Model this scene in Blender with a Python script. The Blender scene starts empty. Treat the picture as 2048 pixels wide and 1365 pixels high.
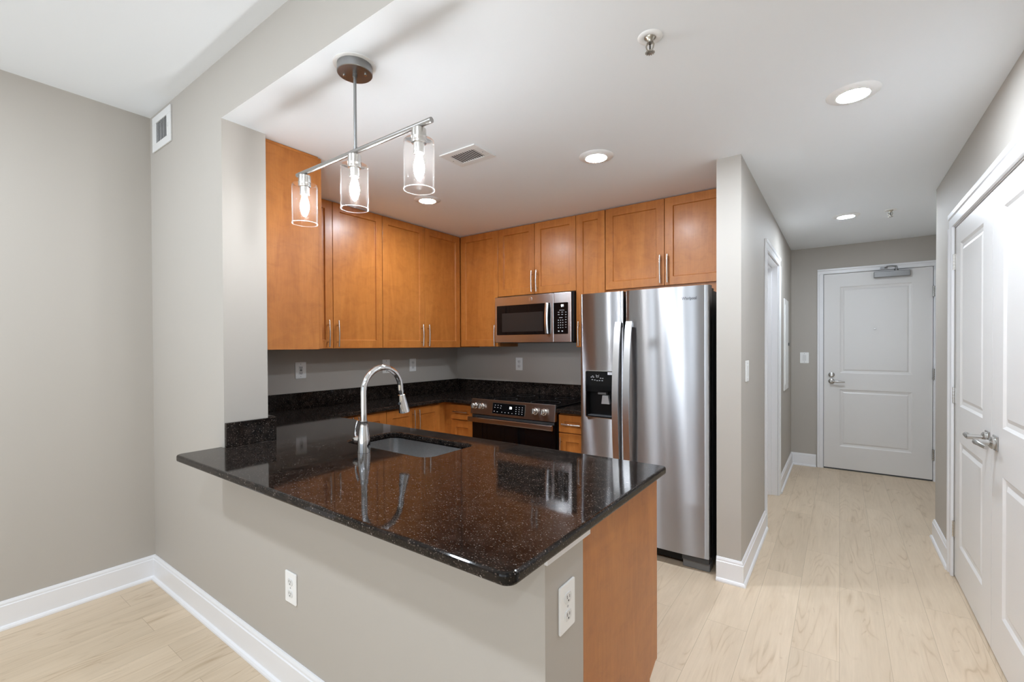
import bpy, bmesh, math, random
from mathutils import Vector, Matrix
PI = math.pi
random.seed(7)
S = bpy.context.scene
COL = S.collection

# ------------------------------------------------------------------ camera
W, H = 2048, 1365
FPX, YAW, CYPX, CAMH = 908.69, 0.62510, 699.84, 1.3953
PITCH, ROLL = -0.0089023, -0.0046134
cam_d = bpy.data.cameras.new('camera')
cam_d.sensor_fit = 'HORIZONTAL'
cam_d.sensor_width = 36.0
cam_d.lens = FPX / W * 36.0
cam_d.shift_y = (CYPX - H / 2) / W
cam_d.clip_start = 0.02
cam = bpy.data.objects.new('camera', cam_d)
COL.objects.link(cam)
f_ = Vector((-math.sin(YAW), math.cos(YAW), 0)); r_ = Vector((math.cos(YAW), math.sin(YAW), 0)); u_ = Vector((0, 0, 1))
f2 = f_ * math.cos(PITCH) + u_ * math.sin(PITCH); u2 = u_ * math.cos(PITCH) - f_ * math.sin(PITCH)
r3 = r_ * math.cos(ROLL) + u2 * math.sin(ROLL); u3 = u2 * math.cos(ROLL) - r_ * math.sin(ROLL)
mw = Matrix.Identity(4)
for i in range(3):
    mw[i][0] = r3[i]; mw[i][1] = u3[i]; mw[i][2] = -f2[i]
mw[2][3] = CAMH
cam.matrix_world = mw
S.camera = cam

# ------------------------------------------------------------------ light and exposure
S.view_settings.view_transform = 'Standard'
S.view_settings.look = 'None'
S.view_settings.gamma = 1.0
S.view_settings.exposure = 1.3
S.view_settings.use_curve_mapping = False
try:
    S.cycles.use_denoising = True
    S.cycles.max_bounces = 12
    S.cycles.diffuse_bounces = 6
    S.cycles.glossy_bounces = 6
    S.cycles.transmission_bounces = 8
    S.cycles.transparent_max_bounces = 12
    S.cycles.sample_clamp_indirect = 6.0
    S.cycles.caustics_reflective = False
    S.cycles.caustics_refractive = False
except Exception:
    pass
UPLIGHT_STRENGTH = 3.0         # added glow below the horizon, lifts the ceilings through the windows
SKY_STRENGTH = 0.6            # overcast daylight outside the living room windows
DOWNLIGHT = 188.0             # recessed ceiling lights
OVERHEAD_FILL = 9.0                 # added unseen fill lights over the living room
BULB = 88.0                  # pendant bulbs
world = bpy.data.worlds.new('world'); S.world = world
world.use_nodes = True
wn = world.node_tree.nodes; wl = world.node_tree.links
bg = wn['Background']
wtc = wn.new('ShaderNodeTexCoord'); wsp = wn.new('ShaderNodeSeparateXYZ'); wmr = wn.new('ShaderNodeMapRange')
wl.new(wtc.outputs['Generated'], wsp.inputs['Vector']); wl.new(wsp.outputs['Z'], wmr.inputs['Value'])
wmr.inputs['From Min'].default_value = -0.10; wmr.inputs['From Max'].default_value = 0.06
wmr.inputs['To Min'].default_value = UPLIGHT_STRENGTH; wmr.inputs['To Max'].default_value = SKY_STRENGTH   # added uplight below the horizon, overcast sky above
wl.new(wmr.outputs['Result'], bg.inputs['Strength'])
bg.inputs['Color'].default_value = (0.83, 0.94, 1.06, 1)
WINDOWS = [(-3.0, -1.35), (-0.75, 1.35)]   # x ranges of the openings in the rear wall
WZ = (0.25, 2.45)
REAR = -3.6
for (x0, x1) in WINDOWS:
    ld = bpy.data.lights.new('window_portal', 'AREA'); ld.shape = 'RECTANGLE'
    ld.size = x1 - x0; ld.size_y = WZ[1] - WZ[0]
    ld.cycles.is_portal = True
    lo = bpy.data.objects.new('window_portal', ld); COL.objects.link(lo)
    lo.location = ((x0 + x1) / 2, REAR - 0.16, sum(WZ) / 2)
    lo.rotation_euler = (PI / 2, 0, 0)       # faces +Y, into the room

for (lx, ly) in ((-2.4, -0.40), (-0.55, -0.40), (-1.4, -2.2), (0.9, -1.2)):     # unseen lights added behind the camera to shade under the counter overhang
    ld = bpy.data.lights.new('overhead_fill_light', 'AREA'); ld.shape = 'DISK'; ld.size = 0.16; ld.energy = OVERHEAD_FILL
    ld.color = (0.87, 0.965, 1.07)
    lo = bpy.data.objects.new('overhead_fill_light', ld); COL.objects.link(lo); lo.location = (lx, ly, 2.765)

# ------------------------------------------------------------------ materials
def new_mat(name):
    m = bpy.data.materials.new(name); m.use_nodes = True
    nt = m.node_tree
    return m, nt.nodes, nt.links, nt.nodes['Principled BSDF']
def lin(c):
    return tuple(((v / 255) / 12.92 if v / 255 <= 0.04045 else ((v / 255 + 0.055) / 1.055) ** 2.4) for v in c) + (1,)
def plain(name, col, rough=0.5, metal=0.0, coat=0.0, spec=0.5, emit=None):
    m, n, l, p = new_mat(name)
    p.inputs['Base Color'].default_value = col if len(col) == 4 else tuple(col) + (1,)
    p.inputs['Roughness'].default_value = rough
    p.inputs['Metallic'].default_value = metal
    p.inputs['Coat Weight'].default_value = coat
    p.inputs['Coat Roughness'].default_value = 0.1
    p.inputs['Specular IOR Level'].default_value = spec
    if emit:
        p.inputs['Emission Color'].default_value = tuple(emit[:3]) + (1,)
        p.inputs['Emission Strength'].default_value = emit[3]
    return m
def paint(name, rgb, rough, bump=0.02, scale=420.0):
    m, n, l, p = new_mat(name)
    p.inputs['Base Color'].default_value = lin(rgb); p.inputs['Roughness'].default_value = rough
    tc = n.new('ShaderNodeTexCoord'); no = n.new('ShaderNodeTexNoise'); no.inputs['Scale'].default_value = scale
    no.inputs['Detail'].default_value = 2
    b = n.new('ShaderNodeBump'); b.inputs['Strength'].default_value = bump; b.inputs['Distance'].default_value = 0.002
    l.new(tc.outputs['Object'], no.inputs['Vector']); l.new(no.outputs['Fac'], b.inputs['Height']); l.new(b.outputs['Normal'], p.inputs['Normal'])
    return m
def ramp(n, stops):
    r = n.new('ShaderNodeValToRGB')
    e = r.color_ramp.elements
    while len(e) < len(stops): e.new(0.5)
    for k, (pos, c) in enumerate(stops):
        e[k].position = pos; e[k].color = tuple(c) + (1,) if len(c) == 3 else c
    return r
def mapping(n, l, scale, loc=(0, 0, 0), rot=(0, 0, 0)):
    tc = n.new('ShaderNodeTexCoord'); mp = n.new('ShaderNodeMapping')
    mp.inputs['Scale'].default_value = scale; mp.inputs['Location'].default_value = loc; mp.inputs['Rotation'].default_value = rot
    l.new(tc.outputs['Object'], mp.inputs['Vector'])
    return mp
def noise(n, l, vec, scale, detail=4, rough=0.5, dist=0.0):
    t = n.new('ShaderNodeTexNoise'); t.inputs['Scale'].default_value = scale; t.inputs['Detail'].default_value = detail
    t.inputs['Roughness'].default_value = rough; t.inputs['Distortion'].default_value = dist
    l.new(vec, t.inputs['Vector']); return t
def mixc(n, l, fac, a, b, mode='MIX'):
    mx = n.new('ShaderNodeMix'); mx.data_type = 'RGBA'; mx.blend_type = mode
    for sock, v in ((mx.inputs[0], fac), (mx.inputs[6], a), (mx.inputs[7], b)):
        if hasattr(v, 'is_linked'): l.new(v, sock)
        elif isinstance(v, (int, float)): sock.default_value = v
        else: sock.default_value = tuple(v) + (1,) if len(v) == 3 else v
    return mx.outputs[2]

def wood_mat(name, dark, mid, light, horiz=False):
    m, n, l, p = new_mat(name)
    sc = (5, 5, 0.9) if not horiz else (0.9, 0.9, 5)
    mp = mapping(n, l, sc)
    a = noise(n, l, mp.outputs['Vector'], 2.0, 4, 0.55, 1.2)
    mp2 = mapping(n, l, (60, 60, 3.0) if not horiz else (3.0, 3.0, 60))
    b = noise(n, l, mp2.outputs['Vector'], 2.2, 3, 0.6, 0.3)
    mp3 = mapping(n, l, (1, 1, 1.6))
    c = noise(n, l, mp3.outputs['Vector'], 9.0, 5, 0.65, 1.0)
    r1 = ramp(n, [(0.25, dark), (0.5, mid), (0.75, light)]); l.new(a.outputs['Fac'], r1.inputs['Fac'])
    r2 = ramp(n, [(0.35, (0.90, 0.88, 0.86)), (0.65, (1.03, 1.03, 1.03))]); l.new(b.outputs['Fac'], r2.inputs['Fac'])
    r3_ = ramp(n, [(0.28, (0.84, 0.80, 0.76)), (0.52, (1.0, 1.0, 1.0)), (0.75, (1.07, 1.07, 1.07))]); l.new(c.outputs['Fac'], r3_.inputs['Fac'])
    o1 = mixc(n, l, 0.6, r1.outputs['Color'], r2.outputs['Color'], 'MULTIPLY')
    o2 = mixc(n, l, 0.8, o1, r3_.outputs['Color'], 'MULTIPLY')
    l.new(o2, p.inputs['Base Color'])
    p.inputs['Roughness'].default_value = 0.38
    p.inputs['Coat Weight'].default_value = 0.12; p.inputs['Coat Roughness'].default_value = 0.22; p.inputs['Specular IOR Level'].default_value = 0.4
    bp = n.new('ShaderNodeBump'); bp.inputs['Strength'].default_value = 0.04; bp.inputs['Distance'].default_value = 0.002
    l.new(b.outputs['Fac'], bp.inputs['Height']); l.new(bp.outputs['Normal'], p.inputs['Normal'])
    return m

def granite_mat(name):
    m, n, l, p = new_mat(name)
    mp = mapping(n, l, (1, 1, 1))
    v = mp.outputs['Vector']
    a = noise(n, l, v, 26, 4, 0.6)
    r1 = ramp(n, [(0.34, (0.005, 0.0042, 0.0036)), (0.54, (0.013, 0.0095, 0.0078)), (0.74, (0.030, 0.020, 0.016))])
    l.new(a.outputs['Fac'], r1.inputs['Fac'])
    o2 = r1.outputs['Color']
    for (scl, rot, size, lo, col) in (((1, 2.4, 1.5), (0.2, 0.1, 0.5), 105, 0.50, (0.100, 0.074, 0.060)), ((2.3, 1, 1.4), (0.1, 0.3, -0.4), 140, 0.64, (0.15, 0.115, 0.095)), ((1, 1.6, 1), (0, 0, 0.9), 170, 0.89, (0.36, 0.32, 0.29))):
        mq = mapping(n, l, scl, rot=rot)
        vo = n.new('ShaderNodeTexVoronoi'); vo.inputs['Scale'].default_value = size; l.new(mq.outputs['Vector'], vo.inputs['Vector'])
        rd = ramp(n, [(0.20, (1, 1, 1)), (0.34, (0, 0, 0))]); l.new(vo.outputs['Distance'], rd.inputs['Fac'])
        sp = n.new('ShaderNodeSeparateColor'); l.new(vo.outputs['Color'], sp.inputs['Color'])
        gt = n.new('ShaderNodeMapRange'); gt.inputs['From Min'].default_value = lo; gt.inputs['From Max'].default_value = 1.0
        l.new(sp.outputs['Red'], gt.inputs['Value'])
        g = mixc(n, l, 1.0, rd.outputs['Color'], gt.outputs['Result'], 'MULTIPLY')
        o2 = mixc(n, l, g, o2, col)
    l.new(o2, p.inputs['Base Color'])
    p.inputs['Roughness'].default_value = 0.06
    p.inputs['Specular IOR Level'].default_value = 0.20
    return m

def steel_mat(name, col, rough, aniso, tangent=(1, 0, 0), streak=None):
    m, n, l, p = new_mat(name)
    p.inputs['Base Color'].default_value = tuple(col) + (1,)
    p.inputs['Metallic'].default_value = 1.0
    p.inputs['Roughness'].default_value = rough
    p.inputs['Anisotropic'].default_value = aniso
    if aniso > 0:
        cx = n.new('ShaderNodeCombineXYZ')
        for k in range(3): cx.inputs[k].default_value = tangent[k]
        l.new(cx.outputs['Vector'], p.inputs['Tangent'])
    if streak:
        mp = mapping(n, l, streak)
        t = noise(n, l, mp.outputs['Vector'], 1.0, 2)
        mr = n.new('ShaderNodeMapRange'); mr.inputs['To Min'].default_value = rough * 0.95; mr.inputs['To Max'].default_value = rough * 1.06
        l.new(t.outputs['Fac'], mr.inputs['Value']); l.new(mr.outputs['Result'], p.inputs['Roughness'])
    return m

def brushed_mat(name, col, rough, aniso, tangent=(1, 0, 0)):
    m = bpy.data.materials.new(name); m.use_nodes = True
    n = m.node_tree.nodes; l = m.node_tree.links
    n.remove(n['Principled BSDF'])
    g = n.new('ShaderNodeBsdfAnisotropic'); g.distribution = 'GGX'
    g.inputs['Color'].default_value = tuple(col) + (1,); g.inputs['Roughness'].default_value = rough; g.inputs['Anisotropy'].default_value = aniso
    cx = n.new('ShaderNodeCombineXYZ')
    for k in range(3): cx.inputs[k].default_value = tangent[k]
    l.new(cx.outputs['Vector'], g.inputs['Tangent']); l.new(g.outputs['BSDF'], n['Material Output'].inputs['Surface'])
    return m

def floor_mat(name):
    m, n, l, p = new_mat(name)
    tc = n.new('ShaderNodeTexCoord'); sx = n.new('ShaderNodeSeparateXYZ'); l.new(tc.outputs['Object'], sx.inputs['Vector'])
    cx = n.new('ShaderNodeCombineXYZ'); l.new(sx.outputs['Y'], cx.inputs['X']); l.new(sx.outputs['X'], cx.inputs['Y'])
    br = n.new('ShaderNodeTexBrick'); l.new(cx.outputs['Vector'], br.inputs['Vector'])
    br.offset = 0.37; br.inputs['Scale'].default_value = 1.0
    br.inputs['Color1'].default_value = (0, 0, 0, 1); br.inputs['Color2'].default_value = (1, 1, 1, 1); br.inputs['Mortar'].default_value = (0.5, 0.5, 0.5, 1)
    br.inputs['Mortar Size'].default_value = 0.0009; br.inputs['Mortar Smooth'].default_value = 0.3
    br.inputs['Brick Width'].default_value = 1.22; br.inputs['Row Height'].default_value = 0.182; br.inputs['Bias'].default_value = 0.0
    tone = ramp(n, [(0.0, (0.635, 0.515, 0.380)), (0.5, (0.665, 0.540, 0.400)), (1.0, (0.695, 0.566, 0.422))])
    l.new(br.outputs['Color'], tone.inputs['Fac'])
    # grain, shifted per plank
    off = n.new('ShaderNodeVectorMath'); off.operation = 'MULTIPLY_ADD'
    off.inputs[1].default_value = (1, 1, 1)
    sc = n.new('ShaderNodeVectorMath'); sc.operation = 'SCALE'; sc.inputs['Scale'].default_value = 7.3
    l.new(br.outputs['Color'], sc.inputs[0])
    l.new(tc.outputs['Object'], off.inputs[0]); l.new(sc.outputs['Vector'], off.inputs[2])
    def stretched(s):
        mp = n.new('ShaderNodeMapping'); mp.inputs['Scale'].default_value = s; l.new(off.outputs['Vector'], mp.inputs['Vector']); return mp.outputs['Vector']
    fine = noise(n, l, stretched((45, 2.0, 1)), 2.0, 4, 0.65, 0.6)
    r1 = ramp(n, [(0.3, (0.93, 0.92, 0.905)), (0.65, (1.02, 1.02, 1.02))]); l.new(fine.outputs['Fac'], r1.inputs['Fac'])
    fld = noise(n, l, stretched((5.5, 0.75, 1)), 1.0, 2.5, 0.5, 0.35)
    mu = n.new('ShaderNodeMath'); mu.operation = 'MULTIPLY'; mu.inputs[1].default_value = 15.0; l.new(fld.outputs['Fac'], mu.inputs[0])
    frc = n.new('ShaderNodeMath'); frc.operation = 'PINGPONG'; frc.inputs[1].default_value = 0.5; l.new(mu.outputs['Value'], frc.inputs[0])
    r2 = ramp(n, [(0.0, (0.70, 0.63, 0.55)), (0.14, (0.93, 0.91, 0.88)), (0.5, (1.0, 1.0, 1.0))]); l.new(frc.outputs['Value'], r2.inputs['Fac'])
    msk = noise(n, l, stretched((8, 1.3, 1)), 1.2, 3, 0.6, 0.4)
    rm = ramp(n, [(0.46, (0.05, 0.05, 0.05)), (0.66, (0.75, 0.75, 0.75))]); l.new(msk.outputs['Fac'], rm.inputs['Fac'])
    big = noise(n, l, stretched((5, 0.9, 1)), 1.6, 3, 0.55, 0.6)
    r3_ = ramp(n, [(0.3, (0.91, 0.895, 0.875)), (0.65, (1.03, 1.03, 1.03))]); l.new(big.outputs['Fac'], r3_.inputs['Fac'])
    knot = noise(n, l, stretched((7, 3.0, 1)), 1.5, 3, 0.6, 1.5)
    r4 = ramp(n, [(0.66, (1, 1, 1)), (0.78, (0.70, 0.63, 0.55))]); l.new(knot.outputs['Fac'], r4.inputs['Fac'])
    c1 = mixc(n, l, 0.8, tone.outputs['Color'], r1.outputs['Color'], 'MULTIPLY')
    c2 = mixc(n, l, rm.outputs['Color'], c1, r2.outputs['Color'], 'MULTIPLY')
    c3 = mixc(n, l, 0.8, c2, r3_.outputs['Color'], 'MULTIPLY')
    c4 = mixc(n, l, 0.7, c3, r4.outputs['Color'], 'MULTIPLY')
    c5 = mixc(n, l, br.outputs['Fac'], c4, (0.40, 0.31, 0.21))
    l.new(c5, p.inputs['Base Color'])
    p.inputs['Roughness'].default_value = 0.42
    p.inputs['Specular IOR Level'].default_value = 0.4
    bp = n.new('ShaderNodeBump'); bp.inputs['Strength'].default_value = 0.05; bp.inputs['Distance'].default_value = 0.002
    l.new(fine.outputs['Fac'], bp.inputs['Height']); l.new(bp.outputs['Normal'], p.inputs['Normal'])
    return m

def glass_mat(name, tint=(1, 1, 1), edge=0.0):
    m = bpy.data.materials.new(name); m.use_nodes = True
    n = m.node_tree.nodes; l = m.node_tree.links
    n.remove(n['Principled BSDF']); out = n['Material Output']
    tr = n.new('ShaderNodeBsdfTransparent'); tr.inputs['Color'].default_value = tuple(tint) + (1,)
    gl = n.new('ShaderNodeBsdfGlossy'); gl.inputs['Roughness'].default_value = 0.02; gl.inputs['Color'].default_value = (1, 1, 1, 1)
    fr = n.new('ShaderNodeFresnel'); fr.inputs['IOR'].default_value = 1.13
    mx = n.new('ShaderNodeMixShader')
    hf = n.new('ShaderNodeMath'); hf.operation = 'MULTIPLY'; hf.inputs[1].default_value = 0.6; l.new(fr.outputs['Fac'], hf.inputs[0])
    l.new(hf.outputs['Value'], mx.inputs['Fac']); l.new(tr.outputs['BSDF'], mx.inputs[1]); l.new(gl.outputs['BSDF'], mx.inputs[2])
    last = mx
    if edge:
        tl = n.new('ShaderNodeBsdfTranslucent'); tl.inputs['Color'].default_value = (0.9, 0.87, 0.85, 1)
        m2 = n.new('ShaderNodeMixShader'); m2.inputs['Fac'].default_value = edge
        l.new(mx.outputs['Shader'], m2.inputs[1]); l.new(tl.outputs['BSDF'], m2.inputs[2]); last = m2
    l.new(last.outputs['Shader'], out.inputs['Surface'])
    return m

M_WALL = paint('wall_paint', (181, 175, 167), 0.62)
M_CEIL = paint('ceiling_paint', (240, 244, 248), 0.75)
M_TRIM = paint('trim_paint', (234, 234, 236), 0.30, 0.01)
M_DOOR = paint('door_paint', (227, 225, 223), 0.34, 0.01)
M_FLOOR = floor_mat('oak_plank')
M_WOOD = wood_mat('maple', (0.375, 0.126, 0.023), (0.440, 0.154, 0.030), (0.50, 0.188, 0.040))
M_WOODH = wood_mat('maple_rail', (0.375, 0.126, 0.023), (0.440, 0.154, 0.030), (0.50, 0.188, 0.040), True)
M_GRAN = granite_mat('dark_granite')
M_STEEL = brushed_mat('brushed_steel', (0.42, 0.42, 0.43), 0.29, 0.77)
M_STEELV = steel_mat('brushed_steel_handle', (0.66, 0.66, 0.67), 0.24, 0.5, (0, 0, 1))
M_SINK = steel_mat('sink_steel', (0.58, 0.58, 0.58), 0.22, 0.0)
M_DSTEEL = steel_mat('dark_steel', (0.36, 0.33, 0.315), 0.28, 0.8, (0, 0, 1))
M_MSTEEL = steel_mat('microwave_steel', (0.55, 0.53, 0.52), 0.26, 0.8, (0, 0, 1))
M_CHROME = plain('chrome', (0.80, 0.81, 0.83), 0.05, 1.0)
M_NICKEL = plain('nickel', (0.62, 0.60, 0.57), 0.24, 1.0)
M_DNICKEL = plain('pendant_nickel', (0.30, 0.30, 0.30), 0.34, 1.0)
M_BAR = plain('bar_nickel', (0.42, 0.41, 0.40), 0.32, 1.0)
M_HARD = plain('door_hardware', (0.50, 0.49, 0.47), 0.25, 1.0)
M_GREYMETAL = plain('grey_metal', (0.30, 0.30, 0.30), 0.42, 0.6)
M_BLACKGLASS = plain('black_glass', (0.003, 0.003, 0.0035), 0.05, 0.0, spec=0.22)
M_BLACK = plain('black_plastic', (0.006, 0.006, 0.0065), 0.35, spec=0.2)
M_DGREY = plain('dark_grey_plastic', (0.05, 0.052, 0.055), 0.5)
M_MGREY = plain('mid_grey_plastic', (0.16, 0.165, 0.17), 0.4)
M_LGREY = plain('light_grey_plastic', (0.42, 0.42, 0.43), 0.35)
M_MESH = plain('microwave_screen', (0.020, 0.018, 0.017), 0.08, spec=0.3)
M_PLATE = plain('white_plastic', (0.87, 0.87, 0.86), 0.3)
M_PLATE2 = plain('white_receptacle', (0.74, 0.74, 0.73), 0.3)
M_SLOT = plain('slot_dark', (0.03, 0.03, 0.03), 0.6)
M_GRILLE = plain('vent_white', (0.78, 0.78, 0.77), 0.4)
M_VDARK = plain('duct_dark', (0.10, 0.10, 0.10), 0.8)
M_INK = plain('printed_white', (0.55, 0.55, 0.57), 0.5)
M_LED = plain('lit_digits', (0.8, 0.8, 0.8), 0.5, emit=(0.95, 0.98, 1.0, 1.6))
M_LOGO = plain('logo_grey', (0.06, 0.06, 0.065), 0.3, 0.5)
M_STICKER = plain('sticker_white', (0.75, 0.75, 0.78), 0.5)
M_LENS = plain('lit_lens', (0.9, 0.9, 0.9), 0.4, emit=(0.87, 0.97, 1.08, DOWNLIGHT))
M_BULB = plain('lit_bulb', (0.9, 0.9, 0.9), 0.2, emit=(0.92, 0.95, 0.98, BULB))
M_GLASS = glass_mat('clear_glass', edge=0.008)
M_RIM = glass_mat('glass_rim', edge=0.12)
M_PANE = glass_mat('window_glass')
M_TOE = plain('toe_kick', (0.05, 0.03, 0.02), 0.6)
M_BRASS = plain('sprinkler_metal', (0.42, 0.39, 0.33), 0.3, 1.0)

# ------------------------------------------------------------------ mesh builder
class MB:
    def __init__(s): s.v = []; s.f = []; s.mi = []
    def add(s, vs, fs, mi=0):
        o = len(s.v); s.v += [tuple(x) for x in vs]
        s.f += [tuple(i + o for i in q) for q in fs]; s.mi += [mi] * len(fs)
    def box(s, x0, x1, y0, y1, z0, z1, mi=0):
        x0, x1 = min(x0, x1), max(x0, x1); y0, y1 = min(y0, y1), max(y0, y1); z0, z1 = min(z0, z1), max(z0, z1)
        v = [(x, y, z) for z in (z0, z1) for y in (y0, y1) for x in (x0, x1)]
        s.add(v, [(0, 2, 3, 1), (4, 5, 7, 6), (0, 1, 5, 4), (2, 6, 7, 3), (0, 4, 6, 2), (1, 3, 7, 5)], mi)
        return s
    def mbox(s, M, a0, a1, n0, n1, z0, z1):
        t = MB().box(a0, a1, n0, n1, z0, z1)
        s.add([M(*p) for p in t.v], t.f); return s
    def lathe(s, prof, c, axis=(0, 0, 1), seg=32):
        ax = Vector(axis).normalized()
        e1 = ax.orthogonal().normalized(); e2 = ax.cross(e1)
        c = Vector(c); rings = []; vs = []
        for (r, h) in prof:
            if r < 1e-6:
                rings.append([len(vs)]); vs.append(c + ax * h)
            else:
                rings.append(list(range(len(vs), len(vs) + seg)))
                for k in range(seg):
                    a = 2 * PI * k / seg
                    vs.append(c + ax * h + (e1 * math.cos(a) + e2 * math.sin(a)) * r)
        fs = []
        for A, B in zip(rings, rings[1:]):
            if len(A) == 1 and len(B) == 1: continue
            for k in range(seg):
                k2 = (k + 1) % seg
                if len(A) == 1: fs.append((A[0], B[k], B[k2]))
                elif len(B) == 1: fs.append((A[k], B[0], A[k2]))
                else: fs.append((A[k], B[k], B[k2], A[k2]))
        s.add(vs, fs); return s
    def tube(s, pts, rad, seg=14, flat=None, up=None):
        pts = [Vector(p) for p in pts]; n = len(pts)
        if not isinstance(rad, (list, tuple)): rad = [rad] * n
        vs = []; fs = []
        T = [(pts[min(i + 1, n - 1)] - pts[max(i - 1, 0)]).normalized() for i in range(n)]
        e1 = Vector(up) if up else T[0].orthogonal().normalized()
        for i in range(n):
            e1 = (e1 - T[i] * e1.dot(T[i])).normalized(); e2 = T[i].cross(e1)
            for k in range(seg):
                a = 2 * PI * k / seg
                ky = flat if flat else 1.0
                vs.append(pts[i] + e1 * math.cos(a) * rad[i] * ky + e2 * math.sin(a) * rad[i])
        for i in range(n - 1):
            for k in range(seg):
                k2 = (k + 1) % seg
                fs.append((i * seg + k, i * seg + k2, (i + 1) * seg + k2, (i + 1) * seg + k))
        fs.append(tuple(range(seg))); fs.append(tuple(range((n - 1) * seg, n * seg)))
        s.add(vs, fs); return s
    def prism(s, poly, fn, h0, h1):
        n = len(poly)
        vs = [fn(a, b, h0) for a, b in poly] + [fn(a, b, h1) for a, b in poly]
        fs = [tuple(range(n)), tuple(range(n, 2 * n))] + [(i, (i + 1) % n, n + (i + 1) % n, n + i) for i in range(n)]
        s.add(vs, fs); return s
    def slab(s, M, a0, a1, z0, z1, t, panels=(), prof=((0.004, -0.008),)):
        """a panelled board: front face at n=0, back at n=-t; panels are (a0,a1,z0,z1) fields with a stepped moulding"""
        A = sorted({a0, a1} | {q for p in panels for q in p[:2]}); Z = sorted({z0, z1} | {q for p in panels for q in p[2:]})
        bm = bmesh.new()
        def F(ps): bm.faces.new([bm.verts.new(M(*p)) for p in ps])
        for i in range(len(A) - 1):
            for j in range(len(Z) - 1):
                ca, cz = (A[i] + A[i + 1]) / 2, (Z[j] + Z[j + 1]) / 2
                if any(p[0] < ca < p[1] and p[2] < cz < p[3] for p in panels): continue
                F([(A[i], 0, Z[j]), (A[i + 1], 0, Z[j]), (A[i + 1], 0, Z[j + 1]), (A[i], 0, Z[j + 1])])
        for (p0, p1, q0, q1) in panels:
            loop = [(p0, 0, q0), (p1, 0, q0), (p1, 0, q1), (p0, 0, q1)]
            for (ins, d) in prof:
                nl = [(p0 + ins, d, q0 + ins), (p1 - ins, d, q0 + ins), (p1 - ins, d, q1 - ins), (p0 + ins, d, q1 - ins)]
                for k in range(4):
                    k2 = (k + 1) % 4
                    F([loop[k], loop[k2], nl[k2], nl[k]])
                loop = nl
            F(loop)
        F([(a0, -t, z0), (a1, -t, z0), (a1, -t, z1), (a0, -t, z1)])
        for (u, v) in (((a0, z0), (a1, z0)), ((a1, z0), (a1, z1)), ((a1, z1), (a0, z1)), ((a0, z1), (a0, z0))):
            if u[0] == v[0]: seq = [q for q in Z] if v[1] > u[1] else [q for q in reversed(Z)]; pts = [(u[0], q) for q in seq]
            else: seq = [q for q in A] if v[0] > u[0] else [q for q in reversed(A)]; pts = [(q, u[1]) for q in seq]
            F([(p[0], 0, p[1]) for p in pts] + [(v[0], -t, v[1]), (u[0], -t, u[1])])
        bmesh.ops.remove_doubles(bm, verts=bm.verts, dist=1e-5)
        bmesh.ops.recalc_face_normals(bm, faces=bm.faces)
        bm.verts.index_update()
        s.add([v.co[:] for v in bm.verts], [tuple(v.index for v in f.verts) for f in bm.faces])
        bm.free(); return s

def root_loc(p):
    while p.parent: p = p.parent
    return p.location
def build(name, mb, mat, parent=None, loc=None, bevel=0.0, smooth=None, recalc=True, seg=2, label=None):
    if parent is not None: o0 = Vector(root_loc(parent)); place = Vector((0, 0, 0))
    else: o0 = Vector(loc) if loc else Vector((0, 0, 0)); place = o0
    me = bpy.data.meshes.new(name)
    me.from_pydata([(v[0] - o0.x, v[1] - o0.y, v[2] - o0.z) for v in mb.v], [], mb.f)
    mats = mat if isinstance(mat, (list, tuple)) else [mat]
    for m in mats: me.materials.append(m)
    if len(mats) > 1: me.polygons.foreach_set('material_index', mb.mi)
    if recalc:
        bm = bmesh.new(); bm.from_mesh(me); bmesh.ops.recalc_face_normals(bm, faces=bm.faces); bm.to_mesh(me); bm.free()
    if smooth:
        me.polygons.foreach_set('use_smooth', [True] * len(me.polygons))
        me.set_sharp_from_angle(angle=math.radians(smooth))
    me.update()
    o = bpy.data.objects.new(name, me); COL.objects.link(o)
    o.location = place
    if parent is not None: o.parent = parent
    if bevel:
        b = o.modifiers.new('edge', 'BEVEL'); b.width = bevel; b.segments = seg; b.limit_method = 'ANGLE'; b.angle_limit = math.radians(40)
    if label: o['label'] = label
    return o
def cut(o, mb):
    """subtract a shape from a mesh, leaving plain mesh data"""
    inv = Vector(root_loc(o)) if o.parent else Vector(o.location)
    me = bpy.data.meshes.new('cutter'); me.from_pydata([tuple(Vector(v) - inv) for v in mb.v], [], mb.f)
    bm = bmesh.new(); bm.from_mesh(me); bmesh.ops.recalc_face_normals(bm, faces=bm.faces); bm.to_mesh(me); bm.free()
    c = bpy.data.objects.new('cutter', me); COL.objects.link(c); c.location = inv
    bpy.context.view_layer.update()
    md = o.modifiers.new('cut', 'BOOLEAN'); md.operation = 'DIFFERENCE'; md.object = c; md.solver = 'EXACT'
    bpy.context.view_layer.update()
    dg = bpy.context.evaluated_depsgraph_get()
    nm = bpy.data.meshes.new_from_object(o.evaluated_get(dg))
    o.modifiers.clear(); old = o.data; nm.name = old.name; o.data = nm
    bpy.data.objects.remove(c); bpy.data.meshes.remove(me)
    return o
def thing(name, label, cat, loc, rz=0.0, group=None):
    o = bpy.data.objects.new(name, None); COL.objects.link(o)
    o.location = loc; o.rotation_euler = (0, 0, rz); o.empty_display_size = 0.05
    o['label'] = label; o['category'] = cat
    if group: o['group'] = group
    return o
def tag(o, label, cat, group=None):
    o['label'] = label; o['category'] = cat
    if group: o['group'] = group
    return o
def struct(o, label=None):
    o['kind'] = 'structure'
    if label: o['label'] = label
    return o
def copy_tree(o, parent=None):
    c = o.copy(); COL.objects.link(c)
    if parent is not None: c.parent = parent
    for ch in list(o.children): copy_tree(ch, c)
    return c
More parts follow.
